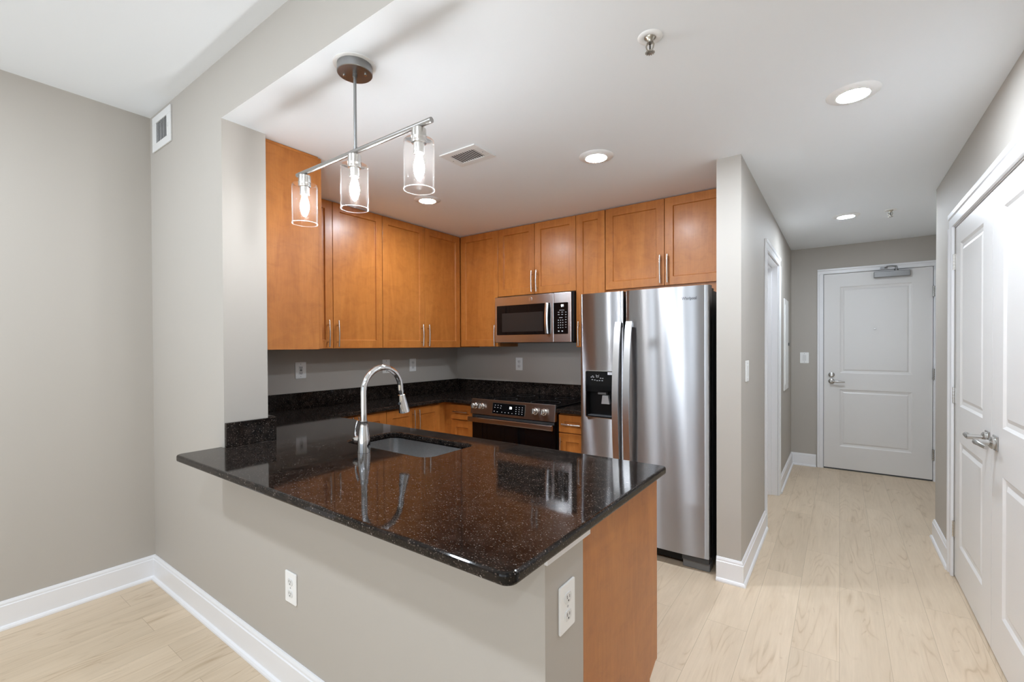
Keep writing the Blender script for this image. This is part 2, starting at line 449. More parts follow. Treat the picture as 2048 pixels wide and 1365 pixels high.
def text(name, body, size, origin, u, v, mat, parent, bold=0.0, sx=1.0):
    cu = bpy.data.curves.new(name, 'FONT'); cu.body = body; cu.size = size; cu.align_x = 'CENTER'; cu.align_y = 'CENTER'
    cu.extrude = 0.0004; cu.offset = bold
    t = bpy.data.objects.new(name, cu); COL.objects.link(t)
    bpy.context.view_layer.update()
    me = bpy.data.meshes.new_from_object(t.evaluated_get(bpy.context.evaluated_depsgraph_get()))
    bpy.data.objects.remove(t); bpy.data.curves.remove(cu)
    o0 = Vector(root_loc(parent)); U = Vector(u); V = Vector(v); N = U.cross(V); O = Vector(origin)
    for q in me.vertices: q.co = O + U * q.co.x * sx + V * q.co.y + N * q.co.z - o0
    me.materials.clear(); me.materials.append(mat); me.name = name
    o = bpy.data.objects.new(name, me); COL.objects.link(o); o.parent = parent
    return o
# face frames: (a, n, z) -> world, n outwards from the face
def fX(x): return lambda a, n, z: (x + n, a, z)      # faces +X
def fXn(x): return lambda a, n, z: (x - n, a, z)     # faces -X
def fYn(y): return lambda a, n, z: (a, y - n, z)     # faces -Y
def fY(y): return lambda a, n, z: (a, y + n, z)      # faces +Y
def rrect(a0, a1, b0, b1, r, seg=6):
    out = []
    for (cx, cy, st) in ((a1 - r, b0 + r, -PI / 2), (a1 - r, b1 - r, 0), (a0 + r, b1 - r, PI / 2), (a0 + r, b0 + r, PI)):
        for k in range(seg + 1):
            t = st + PI / 2 * k / seg
            out.append((cx + r * math.cos(t), cy + r * math.sin(t)))
    return out

# ------------------------------------------------------------------ plan of the place (metres)
XA, Y1, Y2, XS = -3.367, 0.957, 1.163, -2.396          # living-room wall, divider wall, end of its full-height stub
ZL, ZK, CT = 2.773, 2.489, 0.914                       # ceilings, counter top
XK, YK = -3.436, 3.723                                 # kitchen walls
XP = -0.593                                            # end of half wall; also the column's kitchen face
XC0, XC1, YC, YD = -0.593, -0.461, 2.894, 6.20         # column / hall wall, entry wall
XR, YR, XALC = 0.554, 4.388, 0.90                      # closet wall, its far end, entry alcove
XSIDE = 1.9

# ------------------------------------------------------------------ room shell
struct(build('floor', MB().box(-3.7, 2.1, REAR - 0.15, 6.4, -0.06, 0), M_FLOOR))
struct(build('ceiling', MB().box(-3.7, 2.1, REAR - 0.15, Y1, ZL, ZL + 0.08), M_CEIL))
struct(build('ceiling_low', MB().box(-3.7, 2.1, Y2, 6.4, ZK, ZK + 0.08), M_CEIL))
mb = MB().box(XA - 0.2, XS, Y1, Y2, 0, ZL + 0.06).box(XS, XP, Y1, Y2, 0, 0.884).box(XR, 2.1, Y1, Y2, 0, ZL + 0.06)
mb.box(XS, XR, Y1, Y2, ZK, ZL + 0.06)
mb.mi[-6] = 1                                          # underside of the beam is ceiling white
struct(build('wall_divider', mb, [M_WALL, M_CEIL], recalc=False))
struct(build('wall_left', MB().box(XA - 0.2, XA, REAR - 0.15, Y1, 0, ZL + 0.06).box(XK - 0.2, XK, Y2, YK + 0.2, 0, ZK + 0.06), M_WALL))
struct(build('wall_back', MB().box(XK, XC0, YK, YK + 0.2, 0, ZK + 0.06), M_WALL))
DO0, DO1, DOZ = 3.965, 4.825, 2.125                    # hall doorway
mb = MB().box(XC0, XC1, YC, DO0, 0, ZK + 0.06).box(XC0, XC1, DO1, YD, 0, ZK + 0.06).box(XC0, XC1, DO0, DO1, DOZ, ZK + 0.06)
struct(build('wall_hall', mb, M_WALL))
ED0, ED1, EDZ = -0.158, 0.776, 2.186                   # entry doorway
mb = MB().box(XC0, ED0, YD, YD + 0.15, 0, ZK + 0.06).box(ED1, 1.2, YD, YD + 0.15, 0, ZK + 0.06).box(ED0, ED1, YD, YD + 0.15, EDZ, ZK + 0.06)
struct(build('wall_far', mb, M_WALL))
CL0, CL1, CLM, CLZ = 2.115, 3.745, 2.93, 2.098         # closet doorway and meeting stile
mb = MB().box(XR, XR + 0.12, Y2, CL0, 0, ZK + 0.06).box(XR, XALC + 0.12, CL1, YR, 0, ZK + 0.06).box(XR, XR + 0.12, CL0, CL1, CLZ, ZK + 0.06)
mb.box(XALC, XALC + 0.12, YR, YD, 0, ZK + 0.06)
struct(build('wall_right', mb, M_WALL))
struct(build('wall_closet', MB().box(1.25, 1.3, Y2, CL1, 0, ZK + 0.06), M_WALL))
struct(build('wall_side', MB().box(XSIDE, XSIDE + 0.15, REAR - 0.15, Y1, 0, ZL + 0.06), M_WALL))
mb = MB()
xs = [XA] + [q for w in WINDOWS for q in w] + [XSIDE]
for i in range(0, len(xs), 2): mb.box(xs[i], xs[i + 1], REAR - 0.15, REAR, 0, ZL + 0.06)
for (x0, x1) in WINDOWS: mb.box(x0, x1, REAR - 0.15, REAR, 0, WZ[0]).box(x0, x1, REAR - 0.15, REAR, WZ[1], ZL + 0.06)
struct(build('wall_rear', mb, M_WALL))
for k, (x0, x1) in enumerate(WINDOWS):
    e = bpy.data.objects.new('window_%d' % (k + 1), None); COL.objects.link(e); e.location = ((x0 + x1) / 2, REAR, WZ[0]); e['kind'] = 'structure'
    fr = MB(); y0, y1 = REAR - 0.12, REAR - 0.06; xm = (x0 + x1) / 2
    for (a, b) in ((x0, x0 + 0.05), (x1 - 0.05, x1), (xm - 0.025, xm + 0.025)): fr.box(a, b, y0, y1, WZ[0], WZ[1])
    fr.box(x0, x1, y0, y1, WZ[0], WZ[0] + 0.05).box(x0, x1, y0, y1, WZ[1] - 0.05, WZ[1])
    build('window_frame', fr, M_TRIM, e)
    build('pane', MB().box(x0 + 0.05, x1 - 0.05, REAR - 0.092, REAR - 0.088, WZ[0] + 0.05, WZ[1] - 0.05), M_PANE, e)

# baseboards
BPROF = [(0.0005, 0.0005), (0.027, 0.0005), (0.0265, 0.009), (0.022, 0.017), (0.0145, 0.021), (0.0145, 0.116), (0.0105, 0.119), (0.0105, 0.128), (0.006, 0.139), (0.0005, 0.140)]
def bb_run(mb, p0, p1, nrm, e0=0.0, e1=0.0, m0=0, m1=0):
    """run from p0 to p1; m=+1 mitres an outer corner, -1 an inner corner"""
    p0, p1 = Vector((p0[0], p0[1], 0)), Vector((p1[0], p1[1], 0)); d = (p1 - p0).normalized(); nn = Vector((nrm[0], nrm[1], 0))
    n = len(BPROF); vs = []
    for (P, mm, sg) in ((p0, m0, -1), (p1, m1, 1)):
        for (dd, z) in BPROF: vs.append(P + nn * dd + d * sg * mm * dd + Vector((0, 0, z)))
    mb.add(vs, [tuple(range(n)), tuple(range(n, 2 * n))] + [(i, (i + 1) % n, n + (i + 1) % n, n + i) for i in range(n)])
mb = MB(); bb_run(mb, (XA, REAR), (XA, Y1), (1, 0), m1=-1); struct(build('baseboard_left', mb, M_TRIM))
mb = MB(); bb_run(mb, (XA, Y1), (XP, Y1), (0, -1), m0=-1, m1=1); bb_run(mb, (XP, Y1), (XP, Y2 - 0.004), (1, 0), m0=1); struct(build('baseboard_divider', mb, M_TRIM))
mb = MB(); bb_run(mb, (XC0, YC), (XC1, YC), (0, -1), m0=0, m1=1); bb_run(mb, (XC1, YC), (XC1, DO0 - 0.07), (1, 0), m0=1); bb_run(mb, (XC1, DO1 + 0.07), (XC1, YD), (1, 0), m1=-1)
struct(build('baseboard_hall', mb, M_TRIM))
mb = MB(); bb_run(mb, (XC1, YD), (ED0 - 0.06, YD), (0, -1), m0=-1); struct(build('baseboard_far', mb, M_TRIM))
mb = MB(); bb_run(mb, (XR, CL1 + 0.075), (XR, YR), (-1, 0), m1=1); bb_run(mb, (XR, YR), (XALC, YR), (0, 1), m0=1, m1=-1); bb_run(mb, (XALC, YR), (XALC, YD), (-1, 0), m0=-1)
bb_run(mb, (XR, Y2), (XR, CL0 - 0.075), (-1, 0))
struct(build('baseboard_right', mb, M_TRIM))

# door casings
def casing(name, M, a0, a1, zt, w=0.062, t=0.018, reveal=0.006):
    mb = MB(); t1 = t * 0.7
    zc = zt - reveal
    for (o, sg) in ((a0 + reveal, -1), (a1 - reveal, 1)):
        pr = [(o, 0.0005), (o, t1), (o + sg * w * 0.6, t1), (o + sg * w * 0.68, t), (o + sg * w, t), (o + sg * w, 0.0005)]
        mb.prism(pr, lambda a, b, h: M(a, b, h), 0.0005, zc)
    pr = [(zc, 0.0005), (zc, t1), (zc + w * 0.6, t1), (zc + w * 0.68, t), (zc + w, t), (zc + w, 0.0005)]
    mb.prism(pr, lambda a, b, h: M(h, b, a), a0 - w + reveal, a1 + w - reveal)
    return struct(build(name, mb, M_TRIM, bevel=0.0015))
casing('trim_1', fYn(YD), ED0, ED1, EDZ, 0.055, 0.016)
casing('trim_2', fXn(XR), CL0, CL1, CLZ, 0.085, 0.020)
mb_t3 = casing('trim_3', fX(XC1), DO0, DO1, DOZ, 0.075, 0.018)
# hall doorway jamb and its closed door
mb = MB().box(XC0 + 0.001, XC1 - 0.001, DO0 + 0.0005, DO0 + 0.018, 0.001, DOZ - 0.0005).box(XC0 + 0.001, XC1 - 0.001, DO1 - 0.018, DO1 - 0.0005, 0.001, DOZ - 0.0005).box(XC0 + 0.001, XC1 - 0.001, DO0 + 0.018, DO1 - 0.018, DOZ - 0.018, DOZ - 0.0005)
mb.box(XC0 + 0.045, XC0 + 0.08, DO0 + 0.018, DO0 + 0.030, 0.001, DOZ - 0.018).box(XC0 + 0.045, XC0 + 0.08, DO1 - 0.030, DO1 - 0.018, 0.001, DOZ - 0.018).box(XC0 + 0.045, XC0 + 0.08, DO0 + 0.03, DO1 - 0.03, DOZ - 0.030, DOZ - 0.018)
struct(build('trim_4', mb, M_TRIM, bevel=0.001))
PROF6 = ((0.012, -0.007), (0.030, -0.008), (0.040, -0.003))
d4 = build('door_4', MB().slab(fX(XC0 + 0.044), DO0 + 0.021, DO1 - 0.021, 0.008, DOZ - 0.021, 0.04, [(DO0 + 0.15, DO1 - 0.15, 0.24, 0.82), (DO0 + 0.15, DO1 - 0.15, 1.04, 1.97)], PROF6), M_DOOR)
struct(d4)

# ------------------------------------------------------------------ entry door
e = thing('door_1', 'white two-panel entry door at the end of the hall', 'door', (0.308, YD, 0)); e['kind'] = 'structure'
DX0, DX1, DZT = -0.146, 0.762, 2.176
Me = fYn(YD + 0.012)
build('leaf', MB().slab(Me, DX0, DX1, 0.014, DZT, 0.045, [(DX0 + 0.145, DX1 - 0.155, 0.262, 0.893), (DX0 + 0.145, DX1 - 0.155, 1.073, 2.03)], ((0.010, -0.006), (0.028, -0.009), (0.042, -0.003))), M_DOOR, e)
fr = MB().box(ED0 + 0.0005, DX0 - 0.004, YD + 0.001, YD + 0.13, 0.001, EDZ - 0.0005).box(DX1 + 0.004, ED1 - 0.0005, YD + 0.001, YD + 0.13, 0.001, EDZ - 0.0005).box(DX0 - 0.004, DX1 + 0.004, YD + 0.001, YD + 0.13, DZT + 0.003, EDZ - 0.0005)
build('jamb', fr, M_TRIM, e)
build('weather_strip', MB().box(DX0 - 0.004, DX1 + 0.004, YD + 0.058, YD + 0.12, 0.001, DZT + 0.003), M_BLACK, e)
fc = YD + 0.012
build('threshold', MB().box(DX0, DX1, fc - 0.002, YD + 0.057, 0.0005, 0.0125), M_DGREY, e)
for z in (0.27, 1.087, 1.923):
    hb = MB().box(DX1 - 0.004, DX1 + 0.012, YD - 0.004, YD + 0.0115, z - 0.055, z + 0.055)
    for k in range(5): hb.lathe([(0, -0.010), (0.008, -0.010), (0.008, 0.010), (0, 0.010)], (DX1 + 0.005, YD - 0.009, z - 0.044 + 0.022 * k), seg=12)
    build('hinge', hb, M_HARD, e, smooth=40)
lv = build('lever', MB().lathe([(0, 0), (0.030, 0), (0.030, 0.006), (0.026, 0.010), (0.012, 0.012), (0.011, 0.05), (0, 0.05)], (-0.075, fc, 0.982), (0, -1, 0), 24).tube([(-0.078, fc - 0.046, 0.982), (-0.05, fc - 0.05, 0.983), (0.0, fc - 0.05, 0.982), (0.045, fc - 0.046, 0.980)], [0.010, 0.010, 0.009, 0.007], 12), M_HARD, e, smooth=40)
build('deadbolt', MB().lathe([(0, 0), (0.029, 0), (0.028, 0.008), (0.018, 0.012), (0, 0.012)], (-0.075, fc, 1.054), (0, -1, 0), 24).box(-0.081, -0.069, fc - 0.024, fc - 0.012, 1.040, 1.068), M_HARD, e, smooth=40)
build('peephole', MB().lathe([(0, 0), (0.009, 0), (0.009, 0.004), (0.005, 0.005), (0, 0.003)], (0.304, fc, 1.556), (0, -1, 0), 16), M_HARD, e, smooth=40)
cl = build('door_closer', MB().box(0.292, 0.585, fc - 0.055, fc - 0.0005, 2.098, 2.160), M_GREYMETAL, e, bevel=0.005, label='grey door closer')
build('closer_arm', MB().lathe([(0, 0), (0.017, 0), (0.017, 0.012), (0.010, 0.016), (0.010, 0.040), (0, 0.040)], (0.475, fc - 0.030, 2.160), (0, 0, 1), 16).tube([(0.478, fc - 0.03, 2.205), (0.44, fc - 0.055, 2.208), (0.395, fc - 0.075, 2.205)], 0.006, 8).tube([(0.395, fc - 0.075, 2.199), (0.385, YD - 0.03, 2.196), (0.375, YD - 0.018, 2.195)], 0.007, 8).box(0.345, 0.405, YD - 0.030, YD - 0.0165, 2.186, 2.204), M_GREYMETAL, cl, smooth=40)

# ------------------------------------------------------------------ closet doors
def closet_leaf(name, y0, y1, label, hinges_at, lever_y, ldir):
    e = thing(name, label, 'door', (XR + 0.005, (y0 + y1) / 2, 0)); e['kind'] = 'structure'
    F0 = XR + 0.004; Mx = fXn(F0)
    so, si = 0.13, 0.165
    a0, a1 = (y0 + si, y1 - so) if hinges_at > y0 + 0.1 else (y0 + so, y1 - si)
    build('leaf', MB().slab(Mx, y0, y1, 0.012, 2.082, 0.035, [(a0, a1, 0.225, 0.830), (a0, a1, 1.035, 1.975)], ((0.012, -0.008), (0.030, -0.010), (0.048, -0.003))), M_DOOR, e)
    for z in (0.288, 1.087, 1.881):
        hb = MB().box(F0 - 0.004, F0 + 0.001, hinges_at - 0.016, hinges_at + 0.016, z - 0.047, z + 0.047)
        for k in range(5): hb.lathe([(0, -0.009), (0.0065, -0.009), (0.0065, 0.009), (0, 0.009)], (F0 - 0.007, hinges_at, z - 0.038 + 0.019 * k), seg=10)
        build('hinge', hb, M_NICKEL, e, smooth=40)
    z = 0.957
    hd = MB().lathe([(0, 0), (0.027, 0), (0.027, 0.010), (0.021, 0.016), (0.0125, 0.017), (0.0125, 0.066), (0, 0.066)], (F0 - 0.006, lever_y, z), (-1, 0, 0), 24)
    hd.tube([(F0 - 0.062, lever_y, z), (F0 - 0.066, lever_y + ldir * 0.012, z), (F0 - 0.067, lever_y + ldir * 0.05, z + 0.002), (F0 - 0.060, lever_y + ldir * 0.085, z - 0.002), (F0 - 0.052, lever_y + ldir * 0.110, z - 0.006)], [0.0125, 0.0125, 0.011, 0.010, 0.008], 12)
    hh = build('lever', hd, M_HARD, e, smooth=40)
    build('rosette', MB().box(F0 - 0.007, F0 - 0.0002, lever_y - 0.033, lever_y + 0.033, z - 0.033, z + 0.033), M_HARD, hh, bevel=0.003)
    return e
closet_leaf('door_2', CLM + 0.002, CL1 - 0.004, 'white closet door hinged beside the entry hall', CL1 - 0.003, CLM + 0.062, 1)
closet_leaf('door_3', CL0 + 0.004, CLM - 0.002, 'white closet door cut by the photo edge, nearer the camera', CL0 + 0.003, CLM - 0.072, -1)
struct(build('trim_5', MB().box(XR + 0.001, XR + 0.10, CL0 + 0.0005, CL1 - 0.0005, 2.0855, CLZ - 0.0005), M_TRIM))
build_latch = build('door_5', MB().box(XR + 0.006, XR + 0.022, CLM + 0.03, CLM + 0.10, 2.0825, 2.085), M_GREYMETAL); build_latch.name = 'trim_6'; struct(build_latch)

# ------------------------------------------------------------------ cabinets
HANDLE_NO = 0
def handle(parent, M, a, z0, z1, horiz=False, a1=None):
    mb = MB()
    if not horiz:
        L = z1 - z0
        pts = [M(a, 0.026 + 0.006 * math.sin(PI * t), z0 + L * t) for t in [k / 10 for k in range(11)]]
        mb.tube(pts, 0.0058, 12)
        for t in (0.18, 0.82): mb.tube([M(a, 0.0002, z0 + L * t), M(a, 0.029, z0 + L * t)], 0.0042, 10)
    else:
        L = a1 - a
        pts = [M(a + L * t, 0.026 + 0.006 * math.sin(PI * t), z0) for t in [k / 10 for k in range(11)]]
        mb.tube(pts, 0.0058, 12)
        for t in (0.18, 0.82): mb.tube([M(a + L * t, 0.0002, z0), M(a + L * t, 0.029, z0)], 0.0042, 10)
    return build('handle', mb, M_NICKEL, parent, smooth=40)
G = 0.0020
def cab_door(root, M, a0, a1, z0, z1, h=None, name='door', rail=0.062, t=0.02):
    d = build(name, MB().slab(M, a0 + G, a1 - G, z0, z1, t, [(a0 + rail, a1 - rail, z0 + rail, z1 - rail)], ((0.004, -0.0105),)), M_WOOD, root, bevel=0.0014)
    if h: handle(d, M, *h)
    return d
UZ0, UZ1 = 1.379, ZK - 0.004
XUF, YUF = -3.088, 3.40
# wall cabinet hung behind the divider stub, its end panel showing
r = thing('wall_cabinet', 'tall maple wall cabinet with plain end panel beside the white wall end', 'cabinet', (-2.9, Y2, UZ0), group='maple wall cabinets')
build('body', MB().box(XUF + 0.03, -2.438, Y2 + 0.0015, 1.478, UZ0, UZ1), M_WOOD, r, bevel=0.001)
cab_door(r, fY(1.500), -3.05, -2.440, UZ0 + 0.003, UZ1 - 0.003)
build('scribe_strip', MB().box(-2.4378, -2.4365, Y2 + 0.002, 1.470, UZ1 - 0.014, UZ1), M_WOODH, r)
# left wall cabinets
hz = (1.393, 1.592)
r = thing('wall_cabinet', 'two-door maple wall cabinet behind the pendant, nearest to the end panel', 'cabinet', (-3.26, 1.99, UZ0), group='maple wall cabinets')
build('body', MB().box(XK + 0.0015, XUF - 0.0215, 1.53, 2.4415, UZ0, UZ1), M_WOOD, r, bevel=0.001)
M1 = fX(XUF)
cab_door(r, M1, 1.530, 1.985, UZ0 + 0.002, UZ1 - 0.003, (1.938, *hz))
cab_door(r, M1, 1.985, 2.4415, UZ0 + 0.002, UZ1 - 0.003, (2.016, *hz))
r = thing('wall_cabinet', 'two-door maple wall cabinet running into the kitchen corner', 'cabinet', (-3.26, 2.92, UZ0), group='maple wall cabinets')
build('body', MB().box(XK + 0.0015, XUF - 0.0215, 2.4425, YK - 0.0015, UZ0, UZ1), M_WOOD, r, bevel=0.001)
cab_door(r, M1, 2.4425, 2.920, UZ0 + 0.002, UZ1 - 0.003, (2.872, *hz))
cab_door(r, M1, 2.920, 3.396, UZ0 + 0.002, UZ1 - 0.003, (2.948, *hz))
# back wall cabinets
M2 = fYn(YUF)
def back_cab(label, x0, x1, z0, doors, top=UZ1, zb=None):
    r = thing('wall_cabinet', label, 'cabinet', ((x0 + x1) / 2, YK - 0.16, z0), group='maple wall cabinets')
    build('body', MB().box(x0 + 0.0005, x1 - 0.0005, YUF + 0.0215, YK - 0.0015, zb if zb else z0, top), M_WOOD, r, bevel=0.001)
    for (a0, a1, hd) in doors: cab_door(r, M2, a0, a1, z0 + 0.002, top - 0.003, hd)
    return r
back_cab('single-door maple wall cabinet between the corner and the microwave', XUF - 0.019, -2.612, 1.386, [(XUF + 0.004, -2.612, (-2.640, *hz))])
back_cab('short two-door maple cabinet above the microwave', -2.612, -1.790, 1.853, [(-2.612, -2.203, (-2.222, 1.872, 2.062)), (-2.203, -1.790, (-2.172, 1.872, 2.062))])
back_cab('narrow maple wall cabinet between the microwave and the fridge', -1.790, -1.530, 1.379, [(-1.790, -1.530, (-1.758, *hz))])
back_cab('wide two-door maple cabinet above the fridge', -1.530, -0.595, 1.836, [(-1.526, -1.056, (-1.083, 1.855, 2.062)), (-1.056, -0.598, (-1.029, 1.855, 2.062))], zb=1.755)

# base cabinets
BZ0, BZ1, TOE = 0.10, 0.8835, 0.10
XBF, YBF = -2.940, 3.020
def base(label, loc, body, toe, fronts):
    r = thing('base_cabinet', label, 'cabinet', loc, group='maple base cabinets')
    build('body', body, M_WOOD, r, bevel=0.001); build('toe_kick', toe, M_TOE, r)
    for (kind, M, a0, a1, z0, z1, h) in fronts:
        cab_door(r, M, a0, a1, z0, z1, h, kind, 0.05 if kind == 'drawer' else 0.062)
    return r
M3 = fX(XBF); M4 = fYn(YBF); M5 = fY(1.790)
vh = (0.62, 0.835)
base('maple base cabinet on the left run, half hidden behind the peninsula and faucet', (-3.2, 2.08, 0), MB().box(XK + 0.0015, XBF - 0.0215, 1.80, 2.3545, BZ0, BZ1), MB().box(XK + 0.01, XBF - 0.08, 1.81, 2.35, 0.001, BZ0 - 0.0005),
     [('door', M3, 1.80, 2.052, BZ0, 0.868, (2.028, 0.64, 0.868)), ('door', M3, 2.052, 2.354, BZ0, 0.868, (2.078, 0.64, 0.868))])
base('maple base cabinet on the left run, showing two bar handles behind the faucet spray head', (-3.2, 2.65, 0), MB().box(XK + 0.0015, XBF - 0.0215, 2.3555, YK - 0.0015, BZ0, BZ1), MB().box(XK + 0.01, XBF - 0.08, 2.36, YK - 0.01, 0.001, BZ0 - 0.0005),
     [('door', M3, 2.3555, 2.655, BZ0, 0.868, (2.628, 0.64, 0.852)), ('door', M3, 2.655, 2.955, BZ0, 0.868, (2.684, 0.64, 0.852))])
base('narrow maple drawer base cabinet between the corner and the range', (-2.75, 3.35, 0), MB().box(XBF - 0.0205, -2.601, YBF + 0.0215, YK - 0.0015, BZ0, BZ1), MB().box(-2.91, -2.603, YBF + 0.08, YK - 0.01, 0.001, BZ0 - 0.0005),
     [('drawer', M4, -2.872, -2.601, 0.735, 0.868, (-2.822, 0.805, 0.805, True, -2.650)), ('door', M4, -2.872, -2.601, BZ0, 0.728, None)])
base('narrow maple drawer base cabinet between the range and the fridge', (-1.63, 3.35, 0), MB().box(-1.745, -1.508, YBF + 0.0215, YK - 0.0015, BZ0, BZ1), MB().box(-1.74, -1.512, YBF + 0.08, YK - 0.01, 0.001, BZ0 - 0.0005),
     [('drawer', M4, -1.743, -1.509, 0.735, 0.868, (-1.706, 0.800, 0.800, True, -1.546)), ('door', M4, -1.743, -1.509, BZ0, 0.728, (-1.716, 0.50, 0.70))])
# peninsula cabinets with the exposed end panel
def side_poly(x0, x1):
    p = [(Y2 + 0.001, 0.0015), (1.722, 0.0015), (1.722, 0.105), (1.788, 0.136), (1.808, 0.136), (1.808, 0.8835), (Y2 + 0.001, 0.8835)]
    return MB().prism(p, lambda a, b, h: (h, a, b), x0, x1)
r = thing('base_cabinet', 'peninsula base cabinet with plain maple end panel facing the walkway', 'cabinet', (-1.7, 1.48, 0), group='maple base cabinets')
build('body', MB().box(XBF + 0.001, -2.075, Y2 + 0.0015, 1.7685, BZ0, BZ1).box(-1.395, XP - 0.019, Y2 + 0.0015, 1.7685, BZ0, BZ1).box(-2.075, -1.395, Y2 + 0.0015, 1.7685, BZ0, 0.60).box(-2.075, -1.395, Y2 + 0.0015, 1.22, 0.60, BZ1).box(-2.075, -1.395, 1.735, 1.7685, 0.60, BZ1), M_WOOD, r, recalc=False)
build('end_panel', side_poly(XP - 0.0185, XP), M_WOOD, r, bevel=0.001)
build('toe_kick', MB().box(-2.9, XP - 0.02, 1.20, 1.70, 0.001, BZ0 - 0.0005), M_TOE, r)
for k, (a0, a1, ha) in enumerate(((-2.915, -2.50, -2.53), (-2.50, -2.06, -2.47), (-2.06, -1.735, -1.765), (-1.735, -1.41, -1.705), (-1.41, -1.00, -1.03), (-1.00, XP - 0.02, -0.97))):
    cab_door(r, M5, a0, a1, BZ0, 0.868, (ha, 0.64, 0.835))
build('trim_7', MB().box(XP + 0.0005, XP + 0.010, Y1 - 0.004, Y2 + 0.028, 0.851, 0.8835), M_TRIM, bevel=0.001)['kind'] = 'structure'

# ------------------------------------------------------------------ countertops
XE, YF0, YB0 = -0.556, 0.761, 1.822
def arc(cx, cy, r, t0, t1, n=8): return [(cx + r * math.cos(t0 + (t1 - t0) * k / n), cy + r * math.sin(t0 + (t1 - t0) * k / n)) for k in range(n + 1)]
poly = arc(-2.420 + 0.03, YF0 + 0.03, 0.03, PI, 1.5 * PI) + arc(XE - 0.03, YF0 + 0.03, 0.03, 1.5 * PI, 2 * PI) + arc(XE - 0.02, YB0 - 0.02, 0.02, 0, PI / 2)
poly += [(-2.900, YB0), (-2.900, 2.980), (-2.600, 2.980), (-2.600, YK - 0.0015), (XK + 0.0015, YK - 0.0015), (XK + 0.0015, Y2 + 0.0015), (XS + 0.0015, Y2 + 0.0015), (XS + 0.0015, Y1 - 0.0015), (-2.420, Y1 - 0.0015)]
r = thing('countertop', 'polished dark brown granite worktop of the peninsula and left run', 'countertop', (-1.5, 1.3, 0.884))
c = build('slab', MB().prism(poly, lambda a, b, h: (a, b, h), 0.8840, CT), M_GRAN, r)
cut(c, MB().prism(rrect(-2.035, -1.436, 1.362, 1.683, 0.055), lambda a, b, h: (a, b, h), 0.80, 1.0))
b = c.modifiers.new('edge', 'BEVEL'); b.width = 0.008; b.segments = 3; b.limit_method = 'ANGLE'; b.angle_limit = math.radians(50)
BST = 1.035
bs = MB().box(XK + 0.0015, XK + 0.021, Y2 + 0.033, YK - 0.0015, CT, BST)
build('backsplash', bs, M_GRAN, r, bevel=0.002)
build('backsplash', MB().box(XK + 0.0215, -1.506, YK - 0.021, YK - 0.0015, CT, BST), M_GRAN, r, bevel=0.002)
build('backsplash', MB().box(XK + 0.0015, XS + 0.0015, Y2 + 0.0015, Y2 + 0.032, CT, BST), M_GRAN, r, bevel=0.002)
build('backsplash', MB().box(XS + 0.002, XS + 0.022, Y1 + 0.001, Y2 + 0.032, CT, 1.030), M_GRAN, r, bevel=0.002)
r = thing('countertop', 'small piece of dark granite worktop between range and fridge', 'countertop', (-1.63, 3.35, 0.884))
build('slab', MB().box(-1.748, -1.506, 2.980, YK - 0.022, 0.8840, CT), M_GRAN, r, bevel=0.006)

# ------------------------------------------------------------------ sink and faucet
r = thing('sink', 'undermount stainless steel sink set into the granite peninsula', 'sink', (-1.735, 1.52, 0.70))
mb = MB(); loops = []
def ring(a0, a1, b0, b1, rr, z): return [(x, y, z) for x, y in rrect(a0, a1, b0, b1, rr, 8)]
L = [ring(-2.055, -1.415, 1.342, 1.703, 0.06, 0.8832), ring(-2.032, -1.440, 1.366, 1.679, 0.052, 0.8832), ring(-2.028, -1.444, 1.370, 1.675, 0.05, 0.74), ring(-2.020, -1.452, 1.378, 1.667, 0.05, 0.710), ring(-1.995, -1.477, 1.402, 1.643, 0.04, 0.698)]
n = len(L[0]); vs = [p for q in L for p in q]
fs = [(i * n + k, i * n + (k + 1) % n, (i + 1) * n + (k + 1) % n, (i + 1) * n + k) for i in range(len(L) - 1) for k in range(n)] + [tuple(range((len(L) - 1) * n, len(L) * n))]
mb.add(vs, fs)
so = build('basin', mb, M_SINK, r, smooth=50, recalc=True)
build('drain', MB().lathe([(0, 0.001), (0.045, 0.001), (0.045, 0.004), (0.036, 0.004), (0.030, 0.001), (0, 0.001)], (-1.735, 1.52, 0.698), seg=24), M_CHROME, r, smooth=40)
FX, FY = -1.751, 1.275
r = thing('faucet', 'chrome gooseneck pull-down faucet standing on the granite beside the sink', 'faucet', (FX, FY, CT))
build('body', MB().lathe([(0, 0.0005), (0.0295, 0.0005), (0.0295, 0.004), (0.0285, 0.03), (0.0275, 0.055), (0.024, 0.085), (0.0195, 0.115), (0.0170, 0.136), (0.0178, 0.138), (0.0178, 0.143), (0, 0.143)], (FX, FY, CT), seg=32), M_CHROME, r, smooth=40)
pts = [(FX, FY, CT + 0.140), (FX, FY, 1.10), (FX, FY, 1.188)]
R_ = 0.107
for k in range(1, 17):
    t = PI - (PI + 0.06) * k / 16
    pts.append((FX, FY + R_ + R_ * math.cos(t), 1.188 + R_ * math.sin(t)))
yl, zl = pts[-1][1], pts[-1][2]
pts.append((FX, yl + 0.003, zl - 0.012))
build('spout', MB().tube(pts, 0.0138, 18), M_CHROME, r, smooth=60)
hd0 = Vector((FX, yl + 0.003, zl - 0.010)); dirn = Vector((0, 0.20, -1)).normalized()
sh = build('spray_head', MB().lathe([(0, 0), (0.0115, 0), (0.0115, 0.014), (0.0165, 0.016), (0.0175, 0.03), (0.0205, 0.055), (0.0265, 0.095), (0.0275, 0.104), (0.0235, 0.106), (0, 0.104)], hd0, dirn, 28), M_CHROME, r, smooth=40)
build('spray_button', MB().lathe([(0, 0), (0.008, 0), (0.0075, 0.004), (0, 0.005)], hd0 + dirn * 0.055 + Vector((0, -0.0195, -0.004)), (0, -1, 0), 16), M_DGREY, sh, smooth=40)
